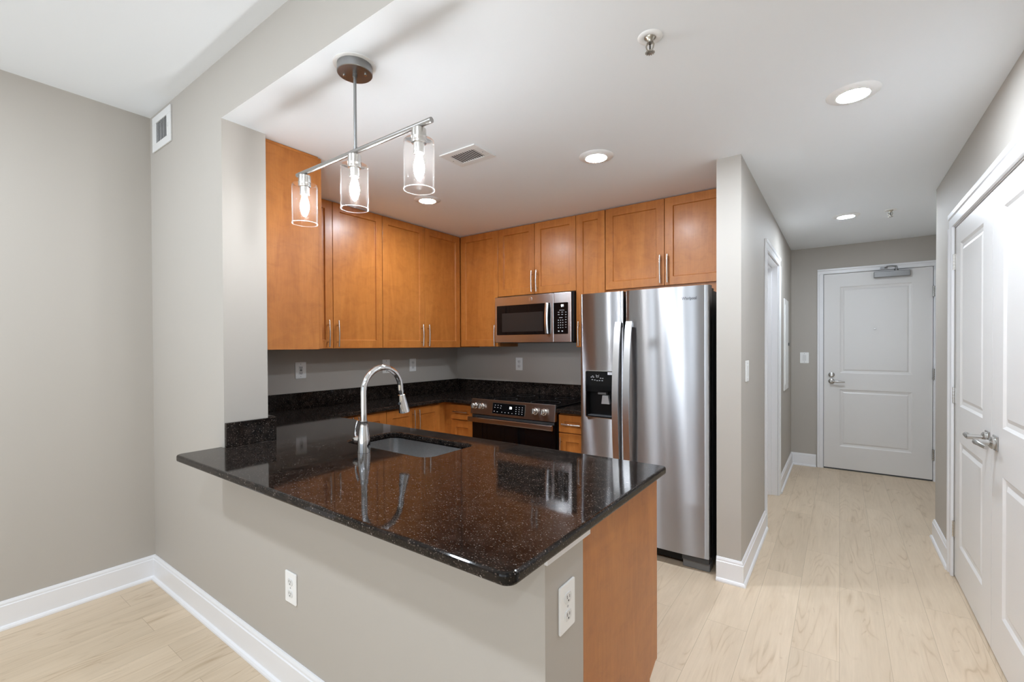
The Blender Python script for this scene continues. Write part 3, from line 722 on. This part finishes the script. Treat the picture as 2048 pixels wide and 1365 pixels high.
hb = MB().lathe([(0, 0), (0.0165, 0.0), (0.0185, 0.02), (0.0185, 0.036), (0.016, 0.044), (0, 0.046)], (FX - 0.020, FY, 0.966), (-1, 0, 0), 24)
hb.tube([(FX - 0.054, FY, 0.972), (FX - 0.060, FY - 0.002, 0.990), (FX - 0.060, FY, 1.015), (FX - 0.055, FY + 0.004, 1.040), (FX - 0.051, FY + 0.006, 1.054)], [0.010, 0.0085, 0.0085, 0.012, 0.009], 14, 0.55)
build('handle', hb, M_CHROME, r, smooth=50)

# ------------------------------------------------------------------ range
RX0, RX1 = -2.592, -1.752
r = thing('range', 'slide-in electric range with dark steel front and black glass top', 'stove', ((RX0 + RX1) / 2, 3.3, 0))
build('body', MB().box(RX0, RX1 - 0.0005, 3.03, 3.695, 0.03, 0.912), M_BLACK, r, bevel=0.002)
build('cooktop', MB().box(RX0, RX1, 3.008, 3.698, 0.9125, 0.926), M_BLACKGLASS, r, bevel=0.002)
pf = [(2.972, 0.812), (2.990, 0.938), (3.007, 0.940), (3.03, 0.926), (3.029, 0.812)]
cp = build('control_panel', MB().prism(pf, lambda a, b, h: (h, a, b), RX0, RX1), M_DSTEEL, r, bevel=0.0015)
tilt = Vector((0, 0.018, 0.126)).normalized(); nrm = Vector((0, -0.126, 0.018)).normalized()
def onp(x, z, d=0.0):
    t = (z - 0.812) / 0.126
    return Vector((x, 2.972 + 0.018 * t, z)) + nrm * d
def panel_quad(x0, x1, z0, z1, d0, d1):
    vs = [onp(x, z, d) for d in (d0, d1) for z in (z0, z1) for x in (x0, x1)]
    m_ = MB(); m_.add(vs, [(0, 2, 3, 1), (4, 5, 7, 6), (0, 1, 5, 4), (2, 6, 7, 3), (0, 4, 6, 2), (1, 3, 7, 5)]); return m_
ds = build('display', panel_quad(-2.352, -2.030, 0.832, 0.918, 0.0, 0.003), M_BLACKGLASS, cp)
build('display_frame', panel_quad(-2.357, -2.025, 0.829, 0.921, 0.0, 0.0015), M_NICKEL, cp)
text('clock_digits', '18', 0.026, onp(-2.168, 0.886, 0.0035), (1, 0, 0), tilt, M_LED, ds, 0.0008)
for (x, z) in [(-2.325, .900), (-2.295, .901), (-2.265, .898), (-2.328, .882), (-2.297, .882), (-2.268, .880), (-2.332, .850), (-2.300, .848), (-2.252, .848), (-2.220, .846), (-2.185, .847), (-2.150, .845)] + [(-2.112 + 0.03 * i, .898 - 0.017 * j) for i in range(3) for j in range(4)]:
    build('key', panel_quad(x - 0.0045, x + 0.0045, z - 0.0022, z + 0.0022, 0.003, 0.0034), M_INK, ds)
for x in (-2.545, -2.468, -1.930, -1.850):
    kb = build('knob', MB().lathe([(0, 0.001), (0.0275, 0.001), (0.0275, 0.006), (0.0235, 0.010), (0.0215, 0.036), (0.018, 0.040), (0, 0.040)], onp(x, 0.880), nrm, 28), M_NICKEL, cp, smooth=35)
    q = MB(); c0 = onp(x, 0.880)
    q.add([c0 + Vector((sx * 0.006, 0, 0)) + tilt * sz + nrm * d for d in (0.038, 0.047) for sz in (-0.021, 0.021) for sx in (-1, 1)], [(0, 2, 3, 1), (4, 5, 7, 6), (0, 1, 5, 4), (2, 6, 7, 3), (0, 4, 6, 2), (1, 3, 7, 5)])
    build('grip', q, M_NICKEL, kb, bevel=0.002)
od = build('oven_door', MB().box(RX0 + 0.004, RX1 - 0.006, 2.992, 3.0295, 0.20, 0.806), M_BLACKGLASS, r, bevel=0.003)
build('door_vent', MB().box(RX0 + 0.01, RX1 - 0.012, 2.985, 2.9915, 0.785, 0.804), M_DGREY, od)
hm = MB().prism(rrect(2.932, 2.952, 0.748, 0.790, 0.008, 4), lambda a, b, h: (h, a, b), RX0 + 0.002, RX1 - 0.002)
for x in (RX0 + 0.03, RX1 - 0.055): hm.box(x, x + 0.028, 2.950, 2.9915, 0.756, 0.784)
build('handle', hm, M_DSTEEL, od, smooth=40)
build('storage_drawer', MB().box(RX0 + 0.004, RX1 - 0.006, 2.996, 3.0295, 0.06, 0.192), M_DSTEEL, r, bevel=0.003)
for (x, y, rr) in ((-2.38, 3.20, .10), (-1.97, 3.20, .12), (-2.38, 3.52, .08), (-1.97, 3.52, .08)):
    build('burner_ring', MB().lathe([(rr, 0.9262), (rr + 0.002, 0.9264), (rr + 0.004, 0.9262)], (x, y, 0), seg=40), M_DGREY, r)

# ------------------------------------------------------------------ microwave
MX0, MX1, MZ0, MZ1, MF = -2.604, -1.806, 1.423, 1.841, 3.340
r = thing('microwave', 'over-the-range stainless microwave with black door window', 'microwave', ((MX0 + MX1) / 2, 3.5, MZ0))
build('body', MB().box(MX0 + 0.004, -1.794, MF + 0.026, YK - 0.003, MZ0 + 0.004, MZ1 + 0.006), M_BLACK, r, bevel=0.003)
MD = -1.973
d = build('door', MB().box(MX0, MD - 0.001, MF, MF + 0.0255, MZ0, MZ1), M_MSTEEL, r, bevel=0.003)
build('window', MB().prism(rrect(-2.580, -2.010, 1.492, 1.761, 0.006, 3), lambda a, b, h: (a, h, b), MF - 0.002, MF + 0.002), M_BLACKGLASS, d)
build('window_screen', MB().box(-2.520, -2.078, MF - 0.0024, MF - 0.0019, 1.520, 1.690), M_MESH, d)
hp = [(-2.030, MF - 0.018 - 0.012 * math.sin(PI * k / 10), 1.497 + 0.262 * k / 10) for k in range(11)]
hm = MB().tube(hp, 0.0185, 14, 0.45, up=(0, 1, 0))
for z in (1.515, 1.740): hm.box(-2.042, -2.018, MF - 0.022, MF - 0.0015, z - 0.012, z + 0.012)
build('handle', hm, M_STEELV, d, smooth=60)
bd = build('badge', MB().lathe([(0, 0.0005), (0.0185, 0.0005), (0.0185, 0.003), (0.016, 0.0035), (0, 0.0035)], (-2.207, MF, 1.802), (0, -1, 0), 32), M_NICKEL, d, smooth=40, label='round silver emblem')
text('monogram', 'GE', 0.016, (-2.207, MF - 0.0037, 1.802), (1, 0, 0), (0, 0, 1), M_STEELV, bd)
p_ = build('control_panel', MB().box(MD + 0.001, MX1, MF, MF + 0.0255, MZ0, MZ1), M_MSTEEL, r, bevel=0.003)
kp = build('keypad', MB().prism(rrect(MD + 0.0012, -1.834, 1.492, 1.756, 0.005, 3), lambda a, b, h: (a, h, b), MF - 0.002, MF + 0.002), M_BLACKGLASS, p_)
text('clock_digits', '96', 0.026, (-1.886, MF - 0.0024, 1.728), (1, 0, 0), (0, 0, 1), M_LED, kp, 0.0012)
def key(x0, x1, z0, z1): build('key', MB().box(x0, x1, MF - 0.0024, MF - 0.0019, z0, z1), M_INK, kp)
for z in (1.675, 1.655):
    for x in (-1.922, -1.888): key(x - 0.008, x + 0.008, z - 0.0018, z + 0.0018)
for j in range(4):
    for i in range(3): key(-1.925 + 0.021 * i - 0.004, -1.925 + 0.021 * i + 0.004, 1.608 - 0.021 * j - 0.0028, 1.608 - 0.021 * j + 0.0028)
for j in range(7): key(-1.860, -1.848, 1.672 - 0.021 * j, 1.675 - 0.021 * j)
for x in (-1.922, -1.888): key(x - 0.007, x + 0.007, 1.511, 1.520)
key(-1.915, -1.870, 1.690, 1.6925); key(-1.918, -1.885, 1.628, 1.631)
build('underside_vent', MB().box(MX0 + 0.03, MX1 - 0.03, MF + 0.04, YK - 0.05, MZ0 - 0.004, MZ0 + 0.0035), M_DGREY, r)

# ------------------------------------------------------------------ refrigerator
FX0, FX1, FF = -1.503, -0.637, 2.903
r = thing('refrigerator', 'stainless steel side-by-side refrigerator with ice dispenser', 'refrigerator', (-1.07, 3.3, 0))
build('body', MB().box(FX0 + 0.006, FX1 - 0.006, 2.985, 3.690, 0.035, 1.735), M_DGREY, r, bevel=0.004)
def fdoor(x0, x1, bulge):
    p = [(x0, FF + 0.075), (x0, FF + 0.030)]
    N = 24; rr = 0.010
    for k in range(N + 1):
        t = k / N; x = x0 + rr + (x1 - x0 - 2 * rr) * t
        p.append((x, FF + 0.012 - bulge * (1 - (2 * t - 1) ** 2)))
    p += [(x1, FF + 0.030), (x1, FF + 0.075)]
    # soften the two front corners
    q = []
    for i, pt in enumerate(p):
        if i == 2: q += [(x0 + 0.001, FF + 0.021), (x0 + 0.004, FF + 0.0150), pt]
        elif i == 2 + N: q += [pt, (x1 - 0.004, FF + 0.0150), (x1 - 0.001, FF + 0.021)]
        else: q.append(pt)
    return MB().prism(q, lambda a, b, h: (a, b, h), 0.091, 1.758)
dl = build('freezer_door', fdoor(FX0, -1.1775, 0.010), M_STEEL, r, smooth=25)
dr = build('fresh_food_door', fdoor(-1.1655, FX1, 0.012), M_STEEL, r, smooth=25)
DSX0, DSX1, DSZ0, DSZ1 = -1.458, -1.222, 0.890, 1.219
cut(dl, MB().prism(rrect(DSX0, DSX1, DSZ0, DSZ1, 0.014, 5), lambda a, b, h: (a, h, b), 2.80, 2.972))
build('dispenser_trim', MB().prism(rrect(DSX0 - 0.0, DSX1 + 0.0, DSZ0 - 0.0, DSZ1 + 0.0, 0.014, 5), lambda a, b, h: (a, h, b), FF - 0.0005, FF + 0.068), M_NICKEL, dl)
dt = [o for o in dl.children if o.name.startswith('dispenser_trim')][0]
cut(dt, MB().prism(rrect(DSX0 + 0.004, DSX1 - 0.004, DSZ0 + 0.004, DSZ1 - 0.004, 0.011, 5), lambda a, b, h: (a, h, b), 2.80, 2.99))
cav = MB().box(DSX0 + 0.0045, DSX1 - 0.0045, 2.964, 2.9705, DSZ0 + 0.0045, DSZ1 - 0.0045)
cav.box(DSX0 + 0.0045, DSX0 + 0.0065, FF + 0.004, 2.964, DSZ0 + 0.0045, 1.07).box(DSX1 - 0.0065, DSX1 - 0.0045, FF + 0.004, 2.964, DSZ0 + 0.0045, 1.07).box(DSX0 + 0.0065, DSX1 - 0.0065, FF + 0.004, 2.964, DSZ0 + 0.0045, DSZ0 + 0.008)
build('dispenser_niche', cav, M_BLACK, dl)
cp = build('dispenser_panel', MB().box(DSX0 + 0.0045, DSX1 - 0.0045, FF + 0.003, 2.9635, 1.071, DSZ1 - 0.0045), M_BLACKGLASS, dl)
icons = MB(); yi = FF + 0.003
for (x, z) in ((-1.412, 1.172), (-1.396, 1.172), (-1.402, 1.180), (-1.405, 1.155), (-1.386, 1.153), (-1.368, 1.149), (-1.350, 1.150), (-1.330, 1.150), (-1.342, 1.167), (-1.326, 1.166)):
    icons.box(x - 0.005, x + 0.005, yi - 0.0006, yi + 0.0002, z - 0.0018, z + 0.0018)
icons.tube([(-1.376, yi, 1.190), (-1.373, yi, 1.172), (-1.358, yi, 1.172), (-1.355, yi, 1.190)], 0.0010, 6).tube([(-1.372, yi, 1.180), (-1.366, yi, 1.183), (-1.359, yi, 1.180)], 0.0010, 6)
build('icon_lettering', icons, M_INK, cp)
st = build('sticker', MB().box(-1.290, DSX1 - 0.006, yi - 0.0007, yi - 0.0001, 1.192, 1.210), M_STICKER, cp)
build('sticker_print', MB().box(-1.282, -1.250, yi - 0.0010, yi - 0.0006, 1.198, 1.203), M_LGREY, st)
build('ice_chute', MB().box(-1.372, -1.310, FF + 0.020, 2.9635, 1.052, 1.0705), M_MGREY, dl, bevel=0.003)
build('water_paddle', MB().prism([(-1.352, 0.985), (-1.290, 0.985), (-1.298, 1.028), (-1.300, 1.046), (-1.344, 1.046), (-1.346, 1.028)], lambda a, b, h: (a, h, b), 2.935, 2.9635), M_LGREY, dl, bevel=0.003)
build('drip_tray', MB().box(DSX0 + 0.012, DSX1 - 0.012, FF + 0.012, 2.9635, 0.899, 0.906), M_DGREY, dl, bevel=0.002)
def fhandle(parent, xa):
    pts = []
    for k in range(25):
        t = k / 24; z = 0.42 + (1.552 - 0.42) * t
        pts.append((z, FF - 0.022 - 0.036 * math.sin(PI * t) ** 0.6 if 0 < t < 1 else FF - 0.022, xa - 0.010 * math.sin(PI * t)))
    mb = MB(); w = 0.021; th = 0.012; vs = []; fs = []
    for (z, y, x) in pts: vs += [(x - w, y + th / 2, z), (x + w, y + th / 2, z), (x + w, y - th / 2, z), (x - w, y - th / 2, z)]
    for i in range(len(pts) - 1):
        for k in range(4): fs.append((i * 4 + k, i * 4 + (k + 1) % 4, i * 4 + 4 + (k + 1) % 4, i * 4 + 4 + k))
    fs += [(0, 1, 2, 3), tuple(range(len(vs) - 4, len(vs)))]
    mb.add(vs, fs)
    mb.box(xa - w + 0.002, xa + w - 0.002, FF - 0.020, FF + 0.0045, 0.425, 0.455).box(xa - w + 0.002, xa + w - 0.002, FF - 0.020, FF + 0.0045, 1.515, 1.545)
    return build('handle', mb, M_STEELV, parent, smooth=30)
fhandle(dl, -1.187 - 0.014); fhandle(dr, -1.120 - 0.006)
text('lettering', 'Whirlpool', 0.026, (-0.752, FF + 0.0015, 1.681), (1, 0, 0), (0, 0, 1), M_LOGO, dr, 0.0002, 0.8)
build('door_gasket', MB().box(FX0 + 0.012, FX1 - 0.012, 2.9785, 2.9845, 0.10, 1.73), M_BLACK, r)
build('toe_grille', MB().box(FX0 + 0.01, FX1 - 0.01, 2.968, 2.9845, 0.022, 0.085), M_BLACK, r, bevel=0.002)
for xa in (FX1 - 0.165, FX0 + 0.004): build('leveling_foot', MB().box(xa, xa + 0.161, 2.945, 3.03, 0.001, 0.050), M_MGREY, r, bevel=0.004)
build('bottom_hinge', MB().box(FX1 - 0.165, FX1 - 0.006, 2.925, 2.967, 0.053, 0.0845), M_DGREY, r, bevel=0.004)
build('hinge_cover', MB().box(FX1 - 0.11, FX1 - 0.012, 2.995, 3.09, 1.7355, 1.7525), M_DGREY, r, bevel=0.004)

# ------------------------------------------------------------------ pendant light
PX, PY = -1.530, 1.085
r = thing('pendant_light', 'three-light brushed nickel bar pendant with clear glass shades', 'lamp', (PX, PY, 2.43))
build('ceiling_plate', MB().lathe([(0, -0.0005), (0.080, -0.0005), (0.080, -0.003), (0.068, -0.0048), (0, -0.0048)], (PX, PY, ZK), seg=48), M_PLATE, r, smooth=35)
build('canopy', MB().lathe([(0, -0.005), (0.066, -0.005), (0.066, -0.034), (0.064, -0.036), (0, -0.036)], (PX, PY, ZK), seg=48), M_DNICKEL, r, smooth=35)
for a in (0.6, 0.6 + PI): build('screw', MB().lathe([(0, -0.036), (0.005, -0.036), (0.0045, -0.041), (0, -0.042)], (PX + 0.042 * math.cos(a), PY + 0.042 * math.sin(a), ZK), seg=12), M_NICKEL, r, smooth=40)
build('stem', MB().lathe([(0, -0.036), (0.009, -0.036), (0.009, -0.048), (0.0058, -0.050), (0.0058, -0.315), (0.0075, -0.316), (0.0075, -0.330), (0, -0.330)], (PX, PY, ZK), seg=20), M_DNICKEL, r, smooth=40)
BZ = 2.154
build('crossbar', MB().tube([(-1.951, PY, BZ), (-1.111, PY, BZ)], 0.0098, 18), M_BAR, r, smooth=50)
for x in (-1.895, -1.537, -1.173):
    k = build('socket', MB().lathe([(0, -0.0085), (0.0065, -0.0085), (0.0065, -0.012), (0.0245, -0.014), (0.0255, -0.050), (0.0255, -0.062), (0.019, -0.064), (0.019, -0.098), (0, -0.098)], (x, PY, BZ), seg=28), M_NICKEL, r, smooth=40)
    z0, z1 = -0.222, -0.052
    gs = build('glass_shade', MB().lathe([(0.0262, z1), (0.046, z1), (0.0505, z1 - 0.002), (0.0525, z1 - 0.007), (0.0525, z0 + 0.0006)], (x, PY, BZ), seg=48), M_GLASS, r, smooth=50)
    build('rim', MB().lathe([(0.0532, z0 + 0.0012), (0.0532, z0 - 0.0008), (0.0512, z0 - 0.0008), (0.0512, z0 + 0.0012), (0.0532, z0 + 0.0012)], (x, PY, BZ), seg=48), M_RIM, gs, smooth=50)
    build('bulb', MB().lathe([(0, -0.0985), (0.010, -0.0985), (0.011, -0.108), (0.0165, -0.128), (0.019, -0.146), (0.0170, -0.164), (0.010, -0.182), (0.004, -0.190), (0, -0.192)], (x, PY, BZ), seg=24), M_BULB, k, smooth=60)

# ------------------------------------------------------------------ recessed lights
def downlight(x, y, label, rr=0.099):
    r = thing('recessed_light', label, 'ceiling light', (x, y, ZK), group='recessed ceiling lights')
    build('trim_ring', MB().lathe([(0.060, -0.0115), (0.064, -0.0115), (rr - 0.006, -0.005), (rr, -0.0005), (rr - 0.006, -0.0004), (0.060, -0.0004), (0.060, -0.0115)], (x, y, ZK), seg=48), M_PLATE, r, smooth=40)
    build('lens', MB().lathe([(0, -0.0125), (0.030, -0.0120), (0.050, -0.0108), (0.0598, -0.0095), (0.0598, -0.0035), (0, -0.0035)], (x, y, ZK), seg=40), M_LENS, r, smooth=60)
    return r
downlight(0.045, 2.487, 'large round recessed light nearest the camera, above the walkway')
downlight(-1.146, 2.430, 'round recessed light over the kitchen in front of the fridge')
downlight(-2.502, 2.396, 'round recessed light showing just below the end pendant shade')
downlight(0.040, 4.815, 'small-looking recessed light in the hall before the entry door')

# ------------------------------------------------------------------ sprinklers
def sprinkler(x, y, label):
    r = thing('fire_sprinkler', label, 'sprinkler', (x, y, ZK), group='ceiling fire sprinklers')
    build('escutcheon', MB().lathe([(0.020, -0.0040), (0.030, -0.0065), (0.040, -0.004), (0.043, -0.0005), (0.020, -0.0004), (0.020, -0.0040)], (x, y, ZK), seg=32), M_PLATE, r, smooth=50)
    fr = MB().lathe([(0, -0.0006), (0.0198, -0.0006), (0.0198, -0.004), (0.013, -0.010), (0.009, -0.018), (0.009, -0.022), (0, -0.022)], (x, y, ZK), seg=20)
    for s in (-1, 1): fr.tube([(x + s * 0.009, y, ZK - 0.018), (x + s * 0.014, y, ZK - 0.030), (x + s * 0.011, y, ZK - 0.042), (x + s * 0.003, y, ZK - 0.049)], 0.0022, 8)
    fr.lathe([(0, -0.046), (0.004, -0.046), (0.004, -0.054), (0, -0.054)], (x, y, ZK), seg=12)
    build('frame', fr, M_BRASS, r, smooth=50)
    build('glass_bulb', MB().lathe([(0, -0.022), (0.0022, -0.024), (0.0022, -0.044), (0, -0.046)], (x, y, ZK), seg=10), M_BLACK, r, smooth=50)
    df = MB()
    for k in range(12):
        a = 2 * PI * k / 12
        df.box(-0.002, 0.002, 0.008, 0.0165, -0.0008, 0.0008)
        n8 = len(df.v) - 8
        for q in range(n8, n8 + 8):
            px, py, pz = df.v[q]; df.v[q] = (x + px * math.cos(a) - py * math.sin(a), y + px * math.sin(a) + py * math.cos(a), ZK - 0.0555 + pz)
    df.lathe([(0, -0.0545), (0.0105, -0.0545), (0.0105, -0.0565), (0.003, -0.0575), (0, -0.0575)], (x, y, ZK), seg=24)
    build('deflector', df, M_BRASS, r, smooth=40)
sprinkler(-0.548, 1.605, 'brass fire sprinkler with round white collar on the kitchen ceiling')
sprinkler(0.333, 4.822, 'small fire sprinkler on the hall ceiling near the entry door')

# ------------------------------------------------------------------ vents
r = thing('ceiling_vent', 'white slotted air vent in the kitchen ceiling', 'vent', (-1.735, 1.979, ZK))
x0, x1, y0, y1 = -1.866, -1.604, 1.880, 2.075
fr = MB(); zc0, zc1 = ZK - 0.007, ZK - 0.0005; b = 0.042
fr.box(x0, x1, y0, y0 + b, zc0, zc1).box(x0, x1, y1 - b, y1, zc0, zc1).box(x0, x0 + b, y0 + b, y1 - b, zc0, zc1).box(x1 - b, x1, y0 + b, y1 - b, zc0, zc1)
build('frame', fr, M_GRILLE, r, bevel=0.0015)
build('duct', MB().box(x0 + b, x1 - b, y0 + b, y1 - b, ZK - 0.0012, ZK - 0.0005), M_VDARK, r)
for k in range(11):
    xx = x0 + b + (x1 - x0 - 2 * b) * (k + 0.5) / 11
    q = MB(); q.add([(xx - 0.0045, y, ZK - 0.0045) for y in (y0 + b, y1 - b)] + [(xx + 0.0035, y, ZK - 0.0070) for y in (y0 + b, y1 - b)] + [(xx - 0.0035, y, ZK - 0.0035) for y in (y0 + b, y1 - b)] + [(xx + 0.0045, y, ZK - 0.0062) for y in (y0 + b, y1 - b)],
                    [(0, 1, 3, 2), (4, 5, 7, 6), (0, 4, 6, 2), (1, 5, 7, 3), (0, 1, 5, 4), (2, 3, 7, 6)])
    build('slat', q, M_GRILLE, r)
for xa in (x0 + 0.02, x1 - 0.02): build('screw', MB().lathe([(0, 0), (0.004, 0), (0.004, -0.001), (0, -0.0015)], (xa, (y0 + y1) / 2, zc0), seg=10), M_LGREY, r)
r = thing('wall_vent', 'white air vent high on the wall below the living room ceiling', 'vent', (-3.163, Y1, 2.65))
x0, x1, z0, z1 = -3.306, -3.020, 2.547, 2.749
yf0, yf1 = Y1 - 0.009, Y1 - 0.0005; bx, bz = 0.055, 0.042
fr = MB().box(x0, x1, yf0, yf1, z0, z0 + bz).box(x0, x1, yf0, yf1, z1 - bz, z1).box(x0, x0 + bx, yf0, yf1, z0 + bz, z1 - bz).box(x1 - bx, x1, yf0, yf1, z0 + bz, z1 - bz)
build('frame', fr, M_GRILLE, r, bevel=0.002)
build('duct', MB().box(x0 + bx, x1 - bx, Y1 - 0.0015, Y1 - 0.0006, z0 + bz, z1 - bz), M_VDARK, r)
for k in range(9):
    xx = x0 + bx + (x1 - x0 - 2 * bx) * (k + 0.5) / 9
    q = MB(); q.add([(xx - 0.006, Y1 - 0.005, z) for z in (z0 + bz, z1 - bz)] + [(xx + 0.005, Y1 - 0.0085, z) for z in (z0 + bz, z1 - bz)] + [(xx - 0.005, Y1 - 0.004, z) for z in (z0 + bz, z1 - bz)] + [(xx + 0.006, Y1 - 0.0075, z) for z in (z0 + bz, z1 - bz)],
                    [(0, 1, 3, 2), (4, 5, 7, 6), (0, 4, 6, 2), (1, 5, 7, 3), (0, 1, 5, 4), (2, 3, 7, 6)])
    build('slat', q, M_GRILLE, r)
build('lever', MB().box(x1 - 0.035, x1 - 0.028, Y1 - 0.014, Y1 - 0.0092, 2.632, 2.655), M_GRILLE, r)

# ------------------------------------------------------------------ outlets and switches (local: faces -Y, centred)
def plate_mb(w=0.082, h=0.126):
    return MB().prism(rrect(-w / 2, w / 2, -h / 2, h / 2, 0.005, 3), lambda a, b, hh: (a, hh, b), -0.0060, -0.0005)
def screw(mb, x, z): return mb.lathe([(0, 0), (0.0035, 0), (0.003, 0.001), (0, 0.001)], (x, -0.006, z), (0, -1, 0), 10)
def outlet(label, loc, rz, group='duplex wall outlets'):
    r = thing('wall_outlet', label, 'outlet', (0, 0, 0), 0, group)
    build('plate', plate_mb(), M_PLATE, r, bevel=0.0015)
    for s in (-1, 1):
        z = s * 0.0235
        q = [(0.0175 * math.cos(t), z + max(-0.0135, min(0.0135, 0.0175 * math.sin(t)))) for t in [2 * PI * k / 28 for k in range(28)]]
        rc = build('receptacle', MB().prism(q, lambda a, b, hh: (a, hh, b), -0.0085, -0.006), M_PLATE2, r)
        build('slots', MB().box(-0.0075, -0.005, -0.0088, -0.0084, z - 0.001, z + 0.008).box(0.005, 0.0070, -0.0088, -0.0084, z - 0.001, z + 0.007).lathe([(0, 0), (0.0026, 0), (0.0026, 0.0004), (0, 0.0004)], (0, -0.0085, z - 0.007), (0, -1, 0), 10), M_SLOT, rc)
    build('screw', screw(MB(), 0, 0), M_LGREY, r)
    r.location = loc; r.rotation_euler = (0, 0, rz)
    return r
def recopy(src, label, loc, rz):
    c = copy_tree(src); c.location = loc; c.rotation_euler = (0, 0, rz); c['label'] = label; return c
o1 = outlet('white outlet low on the half wall under the counter overhang', (-1.791, Y1, 0.424), 0)
recopy(o1, 'white outlet on the end of the half wall beside the wood panel', (XP, 1.062, 0.700), PI / 2)
recopy(o1, 'white outlet above the backsplash behind the range', (-2.596, YK, 1.212), 0)
# ground-fault outlet
r = thing('wall_outlet', 'wide white push-button outlet on the backsplash wall nearest the peninsula', 'outlet', (0, 0, 0), 0, 'duplex wall outlets')
build('plate', plate_mb(0.088, 0.130), M_PLATE, r, bevel=0.0015)
rc = build('receptacle', MB().box(-0.0165, 0.0165, -0.0085, -0.006, -0.034, 0.034), M_PLATE2, r, bevel=0.001)
q = MB()
for s in (-1, 1):
    z = s * 0.021
    q.box(-0.0085, -0.005, -0.0089, -0.0084, z - 0.006, z + 0.006).box(0.005, 0.0085, -0.0089, -0.0084, z - 0.006, z + 0.006).box(-0.002, 0.002, -0.0089, -0.0084, z - 0.011, z - 0.006)
q.box(-0.008, 0.008, -0.0100, -0.0084, -0.006, -0.001).box(-0.008, 0.008, -0.0100, -0.0084, 0.001, 0.006)
build('slots', q, M_SLOT, rc)
build('screw', screw(screw(MB(), 0, 0.048), 0, -0.048), M_LGREY, r)
r.location = (XK, 1.920, 1.209); r.rotation_euler = (0, 0, PI / 2)
# blank phone plate
r = thing('phone_plate', 'white wall plate partly hidden behind the top of the faucet', 'wall plate', (0, 0, 0))
build('plate', plate_mb(), M_PLATE, r, bevel=0.0015)
build('jack', MB().box(-0.006, 0.006, -0.0072, -0.006, -0.008, 0.006), M_PLATE2, r)
build('screw', screw(screw(MB(), 0, 0.049), 0, -0.049), M_DGREY, r)
r.location = (XK, 2.750, 1.208); r.rotation_euler = (0, 0, PI / 2)
# switches
def switch(label, loc, rz, w=0.082, h=0.126):
    r = thing('light_switch', label, 'switch', (0, 0, 0), 0, 'white light switches')
    build('plate', plate_mb(w, h), M_PLATE, r, bevel=0.0015)
    build('toggle', MB().box(-0.0165, 0.0165, -0.0085, -0.006, -0.033, 0.033), M_PLATE2, r, bevel=0.0012)
    build('screw', screw(screw(MB(), 0, 0.048), 0, -0.048), M_LGREY, r)
    r.location = loc; r.rotation_euler = (0, 0, rz); return r
recopy(o1, 'white outlet on the backsplash wall closest to the kitchen corner', (XK, 3.075, 1.209), PI / 2)
switch('white switch plate on the hall side of the fridge wall end', (XC1, 3.080, 1.234), PI / 2, 0.105, 0.128)
r = switch('white switch plate on the far wall beside the entry door', (-0.330, YD, 1.240), 0, 0.085, 0.124)

# breaker panel in the hall wall
r = thing('breaker_panel', 'white breaker panel cover on the hall wall past the doorway', 'electrical panel', (XC1, 5.53, 1.39))
build('frame', MB().box(XC1 + 0.0005, XC1 + 0.009, 5.32, 5.745, 0.925, 1.860), M_PLATE, r, bevel=0.002)
dd = build('door', MB().box(XC1 + 0.0092, XC1 + 0.014, 5.37, 5.695, 0.985, 1.800), M_PLATE, r, bevel=0.002)
build('latch', MB().box(XC1 + 0.0142, XC1 + 0.022, 5.660, 5.684, 1.380, 1.412), M_DGREY, dd, bevel=0.002)
